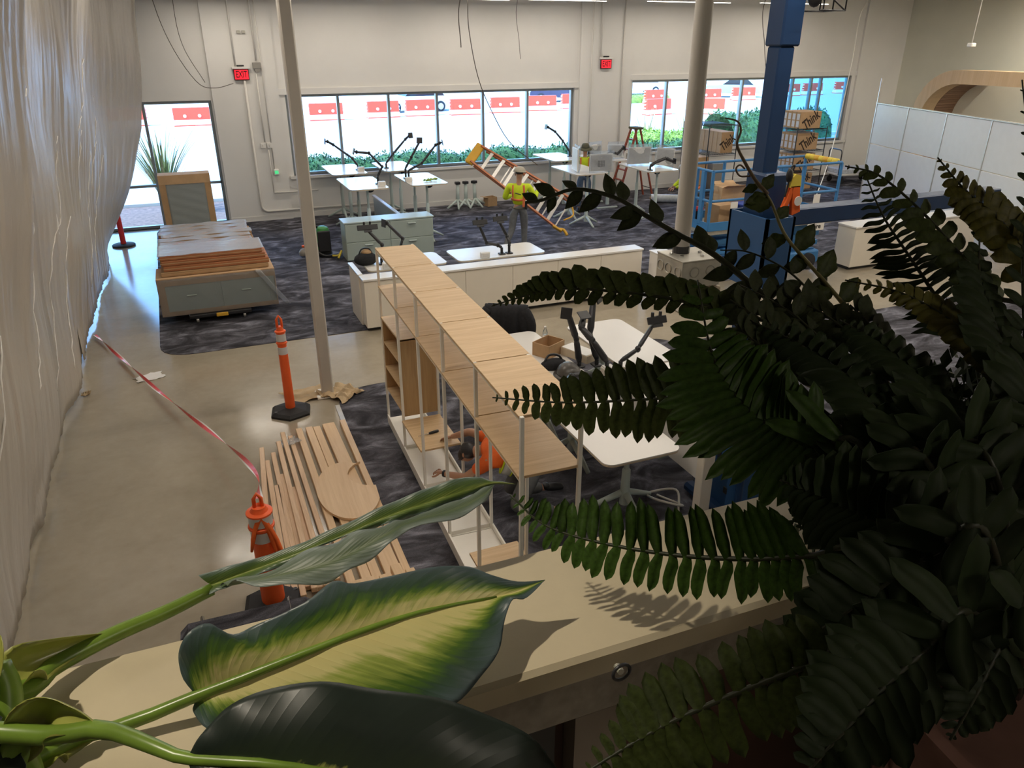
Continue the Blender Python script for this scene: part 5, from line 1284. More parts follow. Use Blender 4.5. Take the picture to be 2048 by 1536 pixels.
# --- worker walking off with the ladder, back to the room
wl_ = (6.30,14.62,.008); wrz = -R(23.6)
J = dict(pelvis=(0,0,.94),chest=(0,.05,1.28),neck=(0,.05,1.47),head=(.01,.06,1.62),face=(.1,1,.02),shL=(-.20,.04,1.40),elL=(-.30,.10,1.12),wrL=(-.14,.34,1.14),shR=(.20,.04,1.40),elR=(.34,.06,1.13),wrR=(.40,.32,1.26),
         hpL=(-.10,0,.90),knL=(-.14,-.06,.50),anL=(-.30,-.28,.13),toL=(-.30,-.14,.05),hpR=(.10,0,.90),knR=(.12,.05,.50),anR=(.12,.0,.09),toR=(.13,.16,.04))
t, J = person('worker in yellow vest and hard hat carrying a ladder, seen from behind', wl_, wrz, J, 'hivis', 'greytrouser', {'L':((.5,.8,.1),(0,.3,1),-1,.8,1.0),'R':((.35,.9,.3),(-.8,.3,0),1,.8,1.0)}, 'hard')
bk = -.118
strip(t, 'vest_band', [(-.12,bk+.02,1.42),(-.125,bk-.010,1.30),(-.12,bk-.005,1.16)], .035, 'vestorange', (0,-1,0)); strip(t, 'vest_band', [(.10,bk+.02,1.42),(.11,bk-.010,1.30),(.105,bk-.012,1.14),(.10,bk-.02,.98)], .045, 'vestorange', (0,-1,0))
strip(t, 'vest_band', [(-.165,-.03,1.13),(-.09,bk-.008,1.13),(0,bk-.022,1.12),(.09,bk-.008,1.13),(.165,-.03,1.13)], .045, 'vestorange', (0,-1,0))
strip(t, 'vest_hem', [(-.15,-.06,.96),(-.08,bk-.01,.95),(0,bk-.022,.945),(.08,bk-.01,.95),(.15,-.06,.96)], .02, 'olive', (0,-1,0))
MB().cbox((.155,-.085,1.00), (.05,.05,.16), .012).build('radio', 'black', t)
strip(t, 'vest_print', [(-.08,bk-.026,1.27),(0,bk-.030,1.25),(.05,bk-.028,1.235)], .022, 'olive', (0,-1,0))

# --- worker in a bucket hat standing behind the raised desk
J = dict(pelvis=(0,0,.92),chest=(0,.03,1.26),neck=(0,.04,1.45),head=(0,.07,1.60),face=(0,1,-.25),shL=(-.19,.02,1.38),elL=(-.27,.06,1.10),wrL=(-.20,.30,1.20),shR=(.19,.02,1.38),elR=(.28,.05,1.10),wrR=(.22,.28,1.18),
         hpL=(-.10,0,.88),knL=(-.11,.04,.48),anL=(-.11,-.02,.09),toL=(-.13,.14,.04),hpR=(.10,0,.88),knR=(.11,.03,.48),anR=(.12,-.02,.09),toR=(.14,.14,.04))
t, J = person('worker in an olive bucket hat standing behind the wrapped monitor', (9.52,17.78,.008), R(180)-R(26), J, 'hivis', 'jeans', {'L':((.2,.9,.2),(.5,0,-.8),1,.5,1.0),'R':((-.2,.9,.2),(-.5,0,-.8),-1,.5,1.0)}, 'bucket')
strip(t, 'vest_band', [(-.11,.145,1.40),(-.11,.165,1.25),(-.11,.155,1.02)], .045, 'vestorange', (0,1,0)); strip(t, 'vest_band', [(.11,.145,1.40),(.11,.165,1.25),(.11,.155,1.02)], .045, 'vestorange', (0,1,0))

# --- worker crouching half hidden by the pendant pole
J = dict(pelvis=(0,-.12,.42),chest=(0,.14,.70),neck=(0,.24,.86),head=(0,.31,1.0),face=(0,1,-.4),shL=(-.19,.17,.80),elL=(-.24,.38,.60),wrL=(-.12,.56,.52),shR=(.19,.17,.80),elR=(.24,.38,.60),wrR=(.12,.56,.50),
         hpL=(-.10,-.10,.40),knL=(-.16,.30,.46),anL=(-.14,.06,.09),toL=(-.15,.22,.04),hpR=(.10,-.10,.40),knR=(.16,.26,.20),anR=(.14,-.12,.09),toR=(.15,.02,.04))
t, J = person('worker in yellow vest crouching behind the white pendant pole', (12.62,17.25,.008), R(70), J, 'hivis', 'greytrouser', {'L':((.1,.9,-.3),(.3,0,-.9),1,.6,1.0),'R':((-.1,.9,-.3),(-.3,0,-.9),-1,.6,1.0)}, 'hard')
strip(t, 'vest_band', [(-.17,-.02,.50),(-.06,-.17,.54),(.06,-.17,.54),(.17,-.02,.50)], .045, 'vestorange', (0,-.8,.5))

# --- worker kneeling behind the bookshelf, reaching through it
pl = Vector((2.52,5.70,.008))
def W_(x, y, z): return (x-.13-pl.x, y-.13-pl.y, z+(.07 if z > .3 else .02))
J = dict(pelvis=W_(2.70,5.84,.40),chest=W_(2.40,5.98,.50),neck=W_(2.27,6.10,.47),head=W_(2.20,6.18,.40),face=(-.5,.45,-.75),shL=W_(2.30,5.86,.46),elL=W_(2.14,6.10,.24),wrL=W_(1.98,6.33,.20),shR=W_(2.40,6.14,.56),elR=W_(2.28,6.32,.56),wrR=W_(2.14,6.50,.44),
         hpL=W_(2.74,5.74,.38),knL=W_(2.46,5.62,.10),anL=W_(2.86,5.46,.07),toL=W_(3.02,5.42,.05),hpR=W_(2.76,5.92,.36),knR=W_(2.52,5.94,.10),anR=W_(2.92,5.88,.07),toR=W_(3.08,5.86,.05))
t, J = person('worker in orange vest kneeling behind the bookshelf, hand on the low board', tuple(pl), 0, J, 'orangecloth', 'greytrouser2' if 'greytrouser2' in M else 'greytrouser', {'R':((-.55,.75,-.35),(0,-.3,-1),-1,.45,1.0),'L':((-.3,.85,-.15),(.3,0,-1),1,.5,1.0)}, None, 'short')
g_ = .045
nv = {'a':(J['pelvis'].lerp(J['chest'],.25),(.165,.135)),'b':(J['pelvis'].lerp(J['chest'],.6),(.175,.145)),'c':(J['chest'],(.19,.15)),'d':(J['chest'].lerp(J['neck'],.5),(.13,.11)),'l':(J['shL'],.092),'r':(J['shR'],.092)}
MB().lathe([(.150,-.11),(.181,-.10),(.183,.02),(.150,.03)], 22, J['pelvis'].lerp(J['chest'],.22), (J['chest']-J['pelvis']).to_track_quat('Z','Y').to_matrix()).build('tool_belt', 'blackcloth', t, True)
pc = J['pelvis'].lerp(J['chest'],.52); ax = (J['chest']-J['pelvis']).normalized(); q = ax.to_track_quat('Z','Y').to_matrix()
MB().lathe([(.150,-.045),(.196,-.042),(.196,.042),(.150,.045)], 22, pc, q).build('silver_band', 'reflect', t, True)
for z in (-.055,.045): MB().lathe([(.150,z),(.1985,z+.001),(.1985,z+.012),(.150,z+.013)], 22, pc, q).build('lime_edge', 'hivis', t, True)
MB().lathe([(.024,-.012),(.036,-.012),(.036,.012),(.024,.012)], 12, J['wrL'].lerp(J['elL'],.12), (J['wrL']-J['elL']).to_track_quat('Z','Y').to_matrix()).build('watch', 'black', t, True)
MB().ell(J['head']+Vector((.01,-.01,.045)), (.085,.10,.08), 14, 8).build('black_cap', 'black', t, True)

# ================================================================ balcony: floor, knee wall, ledge
struct(MB().mm((-6,-5,2.35), (6,.50,2.5)).build('floor_balcony', 'concrete'))
LR = R(-1.2)
t = bpy.data.objects.new('wall_knee', None); C.objects.link(t); t.location = (.2,.575,2.5); t.rotation_euler = (0,0,LR); struct(t)
MB().mm((-4,-.045,0), (4,.06,1.0)).build('core', 'knee', t)
for x in (-.9,.13,.62,1.1): MB().mm((x-.045,-.072,0), (x+.02,-.046,1.0)).build('stud', 'knee_light', t)
MB().mm((.02,-.055,0), (.07,-.046,1.0)).build('gap', 'black', t)
MB().mm((-4,.062,0), (4,.075,1.06)).build('room_face', 'wall', t)
MB().cbox((0,-.062,1.035), (8,.03,.062), .003).build('apron', 'ledgetrim', t)
MB().cbox((0,-.048,1.001), (8,.012,.012), .002).build('apron_bead', 'ledgetrim', t)
led = bpy.data.objects.new('ledge', None)
o = MB().cbox((0,0,0), (8,.176,.034), .005).build('trim_5', 'ledge', None, False, (.2,.575,3.583), (0,0,LR)); struct(o)
t = thing('eye_hook', 'small metal eyelet screwed into the ledge apron', 'hook', (0.2662,0.4014,3.6701), 0)
MB().tube([(.008*math.cos(a*PI/8),-.004,.008*math.sin(a*PI/8)) for a in range(16)], .0016, 6, closed=True).build('ring', 'darkmetal', t, True)
MB().cyl((0,.004,0), (0,-.004,0), .003, 8).build('shank', 'galv', t)

# ceiling spot over the balcony, off to the left
t = thing('ceiling_spot', 'ceiling spotlight over the left end of the balcony', 'light', (-1.35,.85,6.3))
MB().lathe([(.05,0),(.06,-.02),(.06,-.16),(.05,-.17)], 18).build('can', 'white', t, 40); MB().lathe([(.02,-.165),(.048,-.168),(.048,-.172),(.02,-.175)], 18).build('lens', 'led', t)
ld = bpy.data.lights.new('beam', 'SPOT'); ld.energy = 215; ld.color = (1,.88,.70); ld.spot_size = R(21); ld.spot_blend = .75; ld.shadow_soft_size = .03
lo = bpy.data.objects.new('beam', ld); C.objects.link(lo); lo.parent = t; lo.location = (0,0,-.2)
lo.rotation_euler = (Vector((-.02,.58,3.6))-Vector((-1.35,.85,6.1))).to_track_quat('-Z','Y').to_euler()

t = thing('added_fill_panel', 'added unseen fill light over the balcony behind the viewer', 'light', (3.0,-2.6,6.33))  # no lamp known here; added to brighten ferns, apron and shelf posts
MB().cbox((0,0,.02), (1.24,1.24,.06), .01).build('frame', 'white', t); MB().cbox((0,0,-.012), (1.16,1.16,.01), .003).build('diffuser', 'fill_led', t) if 'fill_led' in M else (pm('fill_led', (.9,.9,.9), .4, emit=(1,.90,.76), estr=2), MB().cbox((0,0,-.012), (1.16,1.16,.01), .003).build('diffuser', 'fill_led', t))
ld = bpy.data.lights.new('panel', 'AREA'); ld.shape = 'SQUARE'; ld.size = 1.1; ld.energy = 34; ld.color = (1,.88,.72)
lo = bpy.data.objects.new('panel', ld); C.objects.link(lo); lo.parent = t; lo.location = (0,0,-.03)

# ================================================================ big leaved plant on the ledge
def mat_leaf(name, stops, vein, rough=.32, edge=.0, vb_=.14):
    m, n, l, b = nodes_of(name); b.inputs['Roughness'].default_value = rough
    uv = n.new('ShaderNodeUVMap'); uv.uv_map = 'uv'; sp = n.new('ShaderNodeSeparateXYZ'); l.new(uv.outputs[0], sp.inputs[0])
    def mth(op, a, c=None):
        x = n.new('ShaderNodeMath'); x.operation = op
        for i, q in enumerate((a, c)):
            if q is None: continue
            if isinstance(q, (int, float)): x.inputs[i].default_value = q
            else: l.new(q, x.inputs[i])
        return x.outputs[0]
    av = mth('ABSOLUTE', sp.outputs[1])
    # side veins sweep forward: phase = u*k - |v|*j
    ph = mth('SUBTRACT', mth('MULTIPLY', sp.outputs[0], 15.0), mth('MULTIPLY', av, 3.2))
    cb = n.new('ShaderNodeCombineXYZ'); l.new(mth('MULTIPLY', ph, 3.0), cb.inputs[0]); l.new(mth('MULTIPLY', sp.outputs[1], 1.6), cb.inputs[1])
    st = noise(n, l, 1.0, 4, .6, cb.outputs[0], .3)
    big = noise(n, l, 2.4, 3, .5, uv.outputs[0])
    t1 = mth('ADD', av, mth('MULTIPLY', mth('SUBTRACT', st.outputs[0], .5), vein)); t1 = mth('ADD', t1, mth('MULTIPLY', mth('SUBTRACT', big.outputs[0], .5), .45))
    tipf = mth('MULTIPLY', mth('POWER', sp.outputs[0], 5.0), edge); t1 = mth('ADD', t1, tipf)
    l.new(ramp(n, l, t1, stops), b.inputs['Base Color'])
    wv = mth('SINE', mth('MULTIPLY', ph, 6.283)); bump(n, l, mth('POWER', mth('ABSOLUTE', wv), .35), b, vb_, .002)
    b.inputs['Specular IOR Level'].default_value = .45; return m
mat_leaf('leaf_cream', [(.0,(.66,.58,.24)),(.26,(.62,.57,.24)),(.40,(.30,.37,.07)),(.56,(.075,.15,.02)),(.72,(.04,.08,.045)),(1,(.075,.11,.115))], .5, .38, .35)
mat_leaf('leaf_fold', [(.0,(.26,.30,.08)),(.10,(.15,.21,.04)),(.38,(.075,.125,.03)),(.62,(.07,.115,.04)),(.85,(.10,.15,.11)),(1,(.17,.22,.20))], .8, .38)
mat_leaf('leaf_under', [(.0,(.12,.16,.08)),(.3,(.10,.14,.09)),(.6,(.14,.18,.14)),(1,(.24,.29,.28))], .7, .42)
mat_leaf('leaf_dark', [(.0,(.36,.36,.10)),(.055,(.26,.28,.07)),(.10,(.022,.034,.016)),(.5,(.012,.02,.014)),(1,(.018,.028,.022))], .30, .38, 0, .06)

def leaf(name, L, Mi, Rr, mat, parent, base, nu=40, nv=14, belly=.03, rip=.004, nrip=9, th=.0009):
    """loft a leaf blade from its left edge, midrib and right edge curves (all base to tip)"""
    l_, m_, r_ = bez(L,nu), bez(Mi,nu), bez(Rr,nu); b0_ = Vector(base); G = []
    for i in range(nu+1):
        row = []; nrm = (l_[i]-m_[i]).cross(m_[min(i+1,nu)]-m_[max(i-1,0)]); nrm = nrm.normalized() if nrm.length > 1e-9 else Vector((0,0,1))
        if nrm.z < 0: nrm = -nrm
        for j in range(-nv,nv+1):
            v = abs(j)/nv; e = l_[i] if j < 0 else r_[i]; p = m_[i].lerp(e, v)
            w = (e-m_[i]).length; p = p + nrm*(belly*w*math.sin(PI*v)*1.0 + rip*v*v*math.sin(i/nu*nrip*PI*2+(0 if j<0 else 1.3))*min(1,w/.03))
            row.append(p-b0_)
        G.append(row)
    W2 = 2*nv+1; vs = []; uvs = []
    flat = [p for row in G for p in row]; N = []
    for i in range(nu+1):
        for k in range(W2):
            a = G[min(i+1,nu)][k]-G[max(i-1,0)][k]; b_ = G[i][min(k+1,W2-1)]-G[i][max(k-1,0)]; q = a.cross(b_); N.append(q.normalized() if q.length > 1e-12 else Vector((0,0,1)))
    top = [p+q*th/2 for p,q in zip(flat,N)]; bot = [p-q*th/2 for p,q in zip(flat,N)]; o_ = len(top); fs = []
    for i in range(nu):
        for k in range(W2-1):
            a = i*W2+k; fs.append((a,a+1,a+W2+1,a+W2)); fs.append((o_+a,o_+a+W2,o_+a+W2+1,o_+a+1))
    for i in range(nu): a = i*W2; b_ = a+W2; fs.append((a,b_,o_+b_,o_+a)); c = a+W2-1; d = b_+W2-1; fs.append((c,o_+c,o_+d,d))
    mb = MB().add(top+bot, fs); me = mb.mesh(name, mat, True)
    uvl = me.uv_layers.new(name='uv'); UVv = [(i/nu, (k-nv)/nv) for i in range(nu+1) for k in range(W2)]*2
    for lp in me.loops: uvl.data[lp.index].uv = UVv[lp.vertex_index]
    return link(name, me, parent)
db = Vector((-.33,.575,3.602))
dp = thing('dieffenbachia', 'large variegated houseplant with broad leaves reaching over the ledge', 'plant', tuple(db))
pot_ = MB().lathe([(.05,0),(.068,.11),(.074,.115),(.074,.13),(.064,.13),(.062,.118)], 24).build('pot', 'pot', dp, 40); MB().lathe([(.0,.112),(.061,.113)], 20).build('soil', 'soil', dp)
# leaf one: the broad cream one lying out over the ledge
leaf('leaf', [(-0.0670,0.5548,3.6248),(-0.0763,0.5643,3.6482),(-0.0752,0.5670,3.6667),(-0.0646,0.5710,3.6836),(-0.0466,0.5708,3.6864),(-0.0291,0.5680,3.6716),(-0.0082,0.5672,3.6757),(0.0333,0.5670,3.6864),(0.0620,0.5724,3.6976),(0.0810,0.5721,3.6889),(0.1139,0.5703,3.6892),(0.1532,0.5703,3.6865),(0.1935,0.5672,3.6782),(0.2131,0.5595,3.6674),(0.2379,0.5505,3.6582),(0.2648,0.5442,3.6563)],
     [(-0.0669,0.5551,3.6256),(-0.0560,0.5525,3.6296),(-0.0431,0.5511,3.6329),(-0.0302,0.5497,3.6361),(-0.0053,0.5471,3.6423),(0.0244,0.5450,3.6488),(0.0546,0.5427,3.6555),(0.0865,0.5428,3.6587),(0.1179,0.5429,3.6613),(0.1442,0.5433,3.6603),(0.1704,0.5429,3.6578),(0.1922,0.5438,3.6541),(0.2127,0.5455,3.6509),(0.2358,0.5454,3.6509),(0.2648,0.5442,3.6563)],
     [(-0.0672,0.5544,3.6240),(-0.0727,0.5470,3.6165),(-0.0629,0.5337,3.6099),(-0.0417,0.5203,3.6009),(-0.0065,0.5051,3.5952),(0.0343,0.4924,3.5946),(0.0763,0.4814,3.5984),(0.1160,0.4760,3.6018),(0.1453,0.4744,3.6092),(0.1690,0.4821,3.6182),(0.1927,0.4956,3.6295),(0.2088,0.5139,3.6439),(0.2228,0.5314,3.6550),(0.2405,0.5351,3.6486),(0.2648,0.5442,3.6563)],
     'leaf_cream', dp, db, 60, 16, .035, .0030, 7)
# leaf two: half folded, upper blade then silvery lower blade
leaf('leaf', [(-0.0593,0.7220,3.6317),(-0.0148,0.7093,3.6439),(0.0299,0.7012,3.6534),(0.0846,0.6931,3.6714),(0.1444,0.6891,3.6899),(0.1898,0.6871,3.7003),(0.2327,0.6836,3.7056),(0.2630,0.6782,3.6962),(0.2865,0.6714,3.6904)],
     [(-0.0477,0.7123,3.6220),(-0.0168,0.7046,3.6327),(0.0281,0.6930,3.6473),(0.0822,0.6843,3.6636),(0.1413,0.6797,3.6803),(0.1861,0.6769,3.6885),(0.2290,0.6740,3.6951),(0.2610,0.6733,3.6968),(0.2865,0.6714,3.6904)],
     [(-0.0506,0.7006,3.6200),(-0.0298,0.6956,3.6277),(0.0101,0.6860,3.6420),(0.0673,0.6832,3.6608),(0.1188,0.6783,3.6704),(0.1627,0.6747,3.6764),(0.2162,0.6738,3.6840),(0.2563,0.6738,3.6938),(0.2865,0.6714,3.6904)],
     'leaf_fold', dp, db, 50, 10, .10, .005, 9)
leaf('leaf', [(-0.0395,0.6997,3.6277),(0.0102,0.6862,3.6425),(0.0672,0.6828,3.6599),(0.1045,0.6778,3.6695),(0.1396,0.6743,3.6751),(0.1601,0.6735,3.6766),(0.2164,0.6743,3.6850),(0.2486,0.6741,3.6928),(0.2632,0.6757,3.6962)],
     [(-0.0316,0.6834,3.6376),(0.0088,0.6702,3.6451),(0.0623,0.6581,3.6541),(0.0996,0.6583,3.6622),(0.1358,0.6602,3.6725),(0.1576,0.6649,3.6763),(0.2122,0.6624,3.6815),(0.2453,0.6656,3.6895),(0.2631,0.6755,3.6957)],
     [(-0.0222,0.6770,3.6446),(0.0073,0.6584,3.6442),(0.0585,0.6426,3.6437),(0.0955,0.6432,3.6523),(0.1320,0.6471,3.6669),(0.1545,0.6538,3.6754),(0.2081,0.6506,3.6783),(0.2421,0.6574,3.6847),(0.2630,0.6753,3.6952)],
     'leaf_under', dp, db, 50, 8, .14, .005, 6)
# leaf three: dark one closest to the camera
leaf('leaf', [(-0.0631,0.4072,3.7155),(-0.0516,0.4098,3.7303),(-0.0335,0.4138,3.7417),(-0.0064,0.4121,3.7491),(0.0282,0.4037,3.7496),(0.0622,0.3912,3.7413),(0.1058,0.3776,3.7267),(0.1411,0.3645,3.7062),(0.1683,0.3530,3.6820),(0.1861,0.3406,3.6480)],
     [(-0.0633,0.4069,3.7146),(-0.0403,0.3928,3.7177),(-0.0133,0.3765,3.7197),(0.0162,0.3622,3.7158),(0.0460,0.3512,3.7069),(0.0762,0.3396,3.6973),(0.1083,0.3313,3.6836),(0.1448,0.3299,3.6637),(0.1861,0.3406,3.6480)],
     [(-0.0635,0.4063,3.7133),(-0.0575,0.3892,3.7078),(-0.0393,0.3639,3.6965),(-0.0099,0.3394,3.6839),(0.0241,0.3222,3.6782),(0.0598,0.3107,3.6732),(0.1008,0.3120,3.6624),(0.1455,0.3224,3.6492),(0.1861,0.3406,3.6480)],
     'leaf_dark', dp, db, 50, 12, .10, .002, 5)
def stalk(pts, rs, mat='stem', nm='stalk', n=10):
    P = bez([Vector(p)-db for p in pts], 16); R_ = [rs[0]+(rs[1]-rs[0])*i/16 for i in range(17)]
    MB().tube(P, R_, n).build(nm, mat, dp, True)
stalk([(-.32,.57,3.70),(-0.2188,0.6194,3.6264),(-0.1889,0.6514,3.6201),(-0.1402,0.6774,3.6177),(-0.0950,0.6934,3.6162),(-0.0484,0.7106,3.6182)], (.0105,.0068))
stalk([(-.31,.57,3.70),(-0.2000,0.5400,3.6267),(-0.1684,0.5575,3.6166),(-0.1269,0.5571,3.6149),(-0.0666,0.5536,3.6276),(-0.0301,0.5480,3.6377),(0.0243,0.5433,3.6503),(0.0862,0.5413,3.6601),(0.1438,0.5417,3.6617),(0.2122,0.5441,3.6522)], (.0085,.0012))
stalk([(-.30,.56,3.70),(-0.1736,0.4992,3.6870),(-0.1210,0.4635,3.7077),(-0.0868,0.4287,3.7145),(-0.0632,0.4070,3.7149),(-0.0131,0.3752,3.7220),(0.0459,0.3500,3.7093)], (.0085,.002))
# winged leaf sheaths
def sheath(pts, w, parent=dp, twist=1):
    P = bez([Vector(p)-db for p in pts], 18)
    def fn(u, v):
        i = u*18; k = min(int(i),17); p = P[k].lerp(P[k+1], i-k); d = (P[min(k+1,18)]-P[k]).normalized(); s = d.cross(Vector((-.35,-.84,.42))).normalized(); nn = s.cross(d)
        ww = w*(1-u)**.75*(.55+.45*math.sin(min(1,u*3)*PI/2)); a = (v-.5)*2
        return p + s*ww*a*twist + nn*ww*.9*(a*a-.4)
    MB().shell(fn, 18, 8, lambda u,v: (-.35,-.84,.42), .0012).build('leaf_sheath', 'stemlight', parent, True)
sheath([(-0.2169,0.6175,3.6363),(-0.2044,0.6415,3.6353),(-0.1791,0.6582,3.6300),(-0.1446,0.6751,3.6213)], .027)
sheath([(-0.1847,0.5121,3.6675),(-0.1611,0.5006,3.7003),(-0.1385,0.4824,3.7069),(-0.1195,0.4626,3.7071)], .023)
sheath([(-0.1859,0.5323,3.6231),(-0.1767,0.5468,3.6241),(-0.1604,0.5549,3.6181),(-0.1406,0.5590,3.6142)], .020)
sheath([(-0.2240,0.5914,3.6619),(-0.2143,0.6087,3.6808),(-0.2118,0.6236,3.6888)], .016)
for k,(a,b_,w) in enumerate([((-30,1650,.62),(10,1340,.64),.016),((-10,1650,.58),(40,1450,.58),.014),((20,1660,.54),(30,1480,.55),.012)]): pass
for pts in ([(-.33,.57,3.70),(-0.2322,0.5613,3.5943),(-0.2160,0.6003,3.6384),(-0.2183,0.6147,3.6656)],[(-.32,.56,3.70),(-0.2054,0.5131,3.6160),(-0.1918,0.5210,3.6555),(-0.1790,0.5195,3.6754)],[(-.34,.58,3.70),(-0.2499,0.5991,3.6074),(-0.2322,0.6329,3.6424)]): stalk(pts, (.017,.011), 'stem', 'cane')
leaf('leaf', [(-0.2178,0.5800,3.6922),(-0.2090,0.5535,3.6824),(-0.1979,0.5323,3.6729),(-0.1871,0.5114,3.6641),(-0.1805,0.4910,3.6525)],[(-0.2265,0.5801,3.6849),(-0.2217,0.5536,3.6717),(-0.2126,0.5277,3.6633),(-0.2016,0.5069,3.6548),(-0.1807,0.4907,3.6518)],[(-0.2352,0.5801,3.6777),(-0.2379,0.5551,3.6611),(-0.2326,0.5292,3.6494),(-0.2143,0.5055,3.6413),(-0.1808,0.4903,3.6508)], 'leaf_dark', dp, db, 24, 8)

# ================================================================ fern in its pot behind the ledge, right
fb = Vector((.74,.29,3.16))
fern = thing('fern', 'dense dark green fern arching over the balcony ledge', 'plant', tuple(fb))
def proto(mat, wide=.16, wav=.02, tipw=.5, seed=0, n=7, droop=-.10):
    r_ = random.Random(seed); vs = []; fs = []
    for side in (1,-1):
        for i in range(n+1):
            u = i/n; w = wide*(.55+.45*min(1,u*3.5))*max(0,1-max(0,(u-.55)/.45)**2.4)**.6*(1-.12*u); w *= 0 if i == n else 1
            c = wav*math.sin(u*7+seed); z = droop*u*u+.02*math.sin(u*9+seed)
            for e in (-1,0,1): vs.append((u, c+e*w, z+(.035 if e == 0 else 0)*(1-u)+side*.006))
    m_ = 3*(n+1)
    for i in range(n):
        for e in (0,1):
            a = 3*i+e; fs.append((a,a+3,a+4,a+1)); fs.append((m_+a,m_+a+1,m_+a+4,m_+a+3))
        for e in (0,2): a = 3*i+e; fs.append((a,m_+a,m_+a+3,a+3))
    return MB().add(vs, fs).mesh('leaflet', mat, True)
PR = {}
for mt in ('fern','fern_bright','fern_dark','fern_olive'):
    PR[mt] = [proto(mt, .17, .02, seed=s) for s in range(3)]
PRT = {mt: [proto(mt, .085, .035, seed=s+5) for s in range(3)] for mt in ('fern_dark',)}
rest = MB()
def frond(pts, npair, up_len, dn_len, nrm, mat, own=True, protos=None, sweep=.35, u0=.0, tipmin=.10, seed=1, rmat='rachis', peak=.62, wid=1.15):
    r_ = random.Random(seed); P = bez([Vector(p)-fb for p in pts], 40); N = Vector(nrm).normalized(); protos = protos or PR[mat]
    st = MB().tube(P, [.0036*(1-.75*i/40) for i in range(41)], 6).build('frond', rmat, fern, True)
    for k in range(npair):
        u = u0+(1-u0)*(k+.5)/npair; i = u*40; q = min(int(i),39); p = P[q].lerp(P[q+1], i-q); d = (P[min(q+1,40)]-P[max(q-1,0)]).normalized()
        s = N.cross(d).normalized(); f = max(tipmin, math.sin(PI*min(1,((1-u)*.93+.02)/(2*peak)*1.0 if (1-u) < peak else .5))) if True else 1
        f = max(tipmin, min(1, ((1-u)/peak))**.75)
        for sg,ln in ((1,up_len),(-1,dn_len)):
            L = ln*f*r_.uniform(.88,1.08); x = (s*sg+d*(sweep+r_.uniform(-.10,.10))).normalized(); nn = (N+s*r_.uniform(-.25,.25)+d*r_.uniform(-.3,.3)).normalized(); y = nn.cross(x).normalized(); nn = x.cross(y)
            wf = min(L, .034)/max(L,1e-4)*wid
            Mx = Matrix(((x.x*L,y.x*L*wf*1.15,nn.x*L,p.x),(x.y*L,y.y*L*wf*1.15,nn.y*L,p.y),(x.z*L,y.z*L*wf*1.15,nn.z*L,p.z),(0,0,0,1)))
            me = protos[r_.randrange(3)]
            if own: o_ = link('leaflet', me, st); o_.matrix_basis = Mx
            else: rest.m = 1 if mat == 'fern_olive' else 0; rest.add([Mx @ v.co for v in me.vertices], [tuple(pp.vertices) for pp in me.polygons])
FN = (-.35,-.84,.42)
cr = (.74,.34,3.50)
# the frond that points left across the desks
frond([cr,(0.5593,0.4698,3.7917),(0.5291,0.5394,3.8102),(0.4896,0.5784,3.8073),(0.4357,0.6377,3.7850),(0.3639,0.7052,3.7639),(0.2929,0.7572,3.7606)], 30, .054, .050, (-.30,-.86,.30), 'fern', sweep=.22, u0=.30, seed=2, peak=.33, wid=1.22)
frond([cr,(0.5903,0.5428,3.8209),(0.5559,0.6477,3.8587),(0.5180,0.6934,3.8706),(0.4598,0.7440,3.8752),(0.3973,0.7933,3.8735),(0.3601,0.8151,3.8621),(0.3233,0.8354,3.8476)], 25, .022, .036, (-.25,-.80,.55), 'fern', sweep=.65, u0=.30, seed=3, peak=.36, wid=1.6)
frond([cr,(0.4675,0.3317,3.7722),(0.4362,0.3816,3.7501),(0.4069,0.4192,3.7289),(0.3611,0.4665,3.7135),(0.3113,0.5195,3.7058),(0.2719,0.5617,3.7096),(0.2494,0.5986,3.7286)], 28, .040, .050, (-.42,-.80,.42), 'fern_bright', sweep=.15, u0=.28, seed=4, peak=.34, wid=.95)
frond([cr,(0.5196,0.4004,3.8104),(0.4880,0.4402,3.8158),(0.4699,0.4724,3.8174),(0.4530,0.5128,3.8363),(0.4477,0.5546,3.8680),(0.4581,0.6046,3.9294)], 24, .074, .062, (-.30,-.88,.35), 'fern_bright', sweep=.30, u0=.24, seed=5, peak=.30, wid=1.25)
frond([cr,(0.3892,0.2675,3.7690),(0.3291,0.2702,3.7715),(0.2898,0.2800,3.7579),(0.2402,0.2910,3.7382),(0.2099,0.2963,3.7230),(0.1793,0.3008,3.7064)], 18, .040, .034, (-.35,-.80,.50), 'fern', sweep=.0, u0=.25, seed=6, peak=.25, wid=1.1)
frond([cr,(0.8020,0.4683,3.8500),(0.8107,0.5327,3.8910),(0.8048,0.5741,3.9213),(0.7888,0.6259,3.9640),(0.7645,0.6790,4.0023),(0.7358,0.7077,4.0117)], 16, .036, .030, (-.20,-.80,.55), 'fern', sweep=.55, u0=.30, seed=7, peak=.42, wid=1.5)
frond([cr,(0.8525,0.4820,3.8723),(0.8634,0.5389,3.9239),(0.8492,0.5762,3.9630),(0.8273,0.6120,3.9925),(0.8132,0.6461,4.0253)], 15, .040, .034, (-.25,-.85,.40), 'fern_olive', sweep=.5, u0=.35, seed=8, peak=.42, wid=1.6)
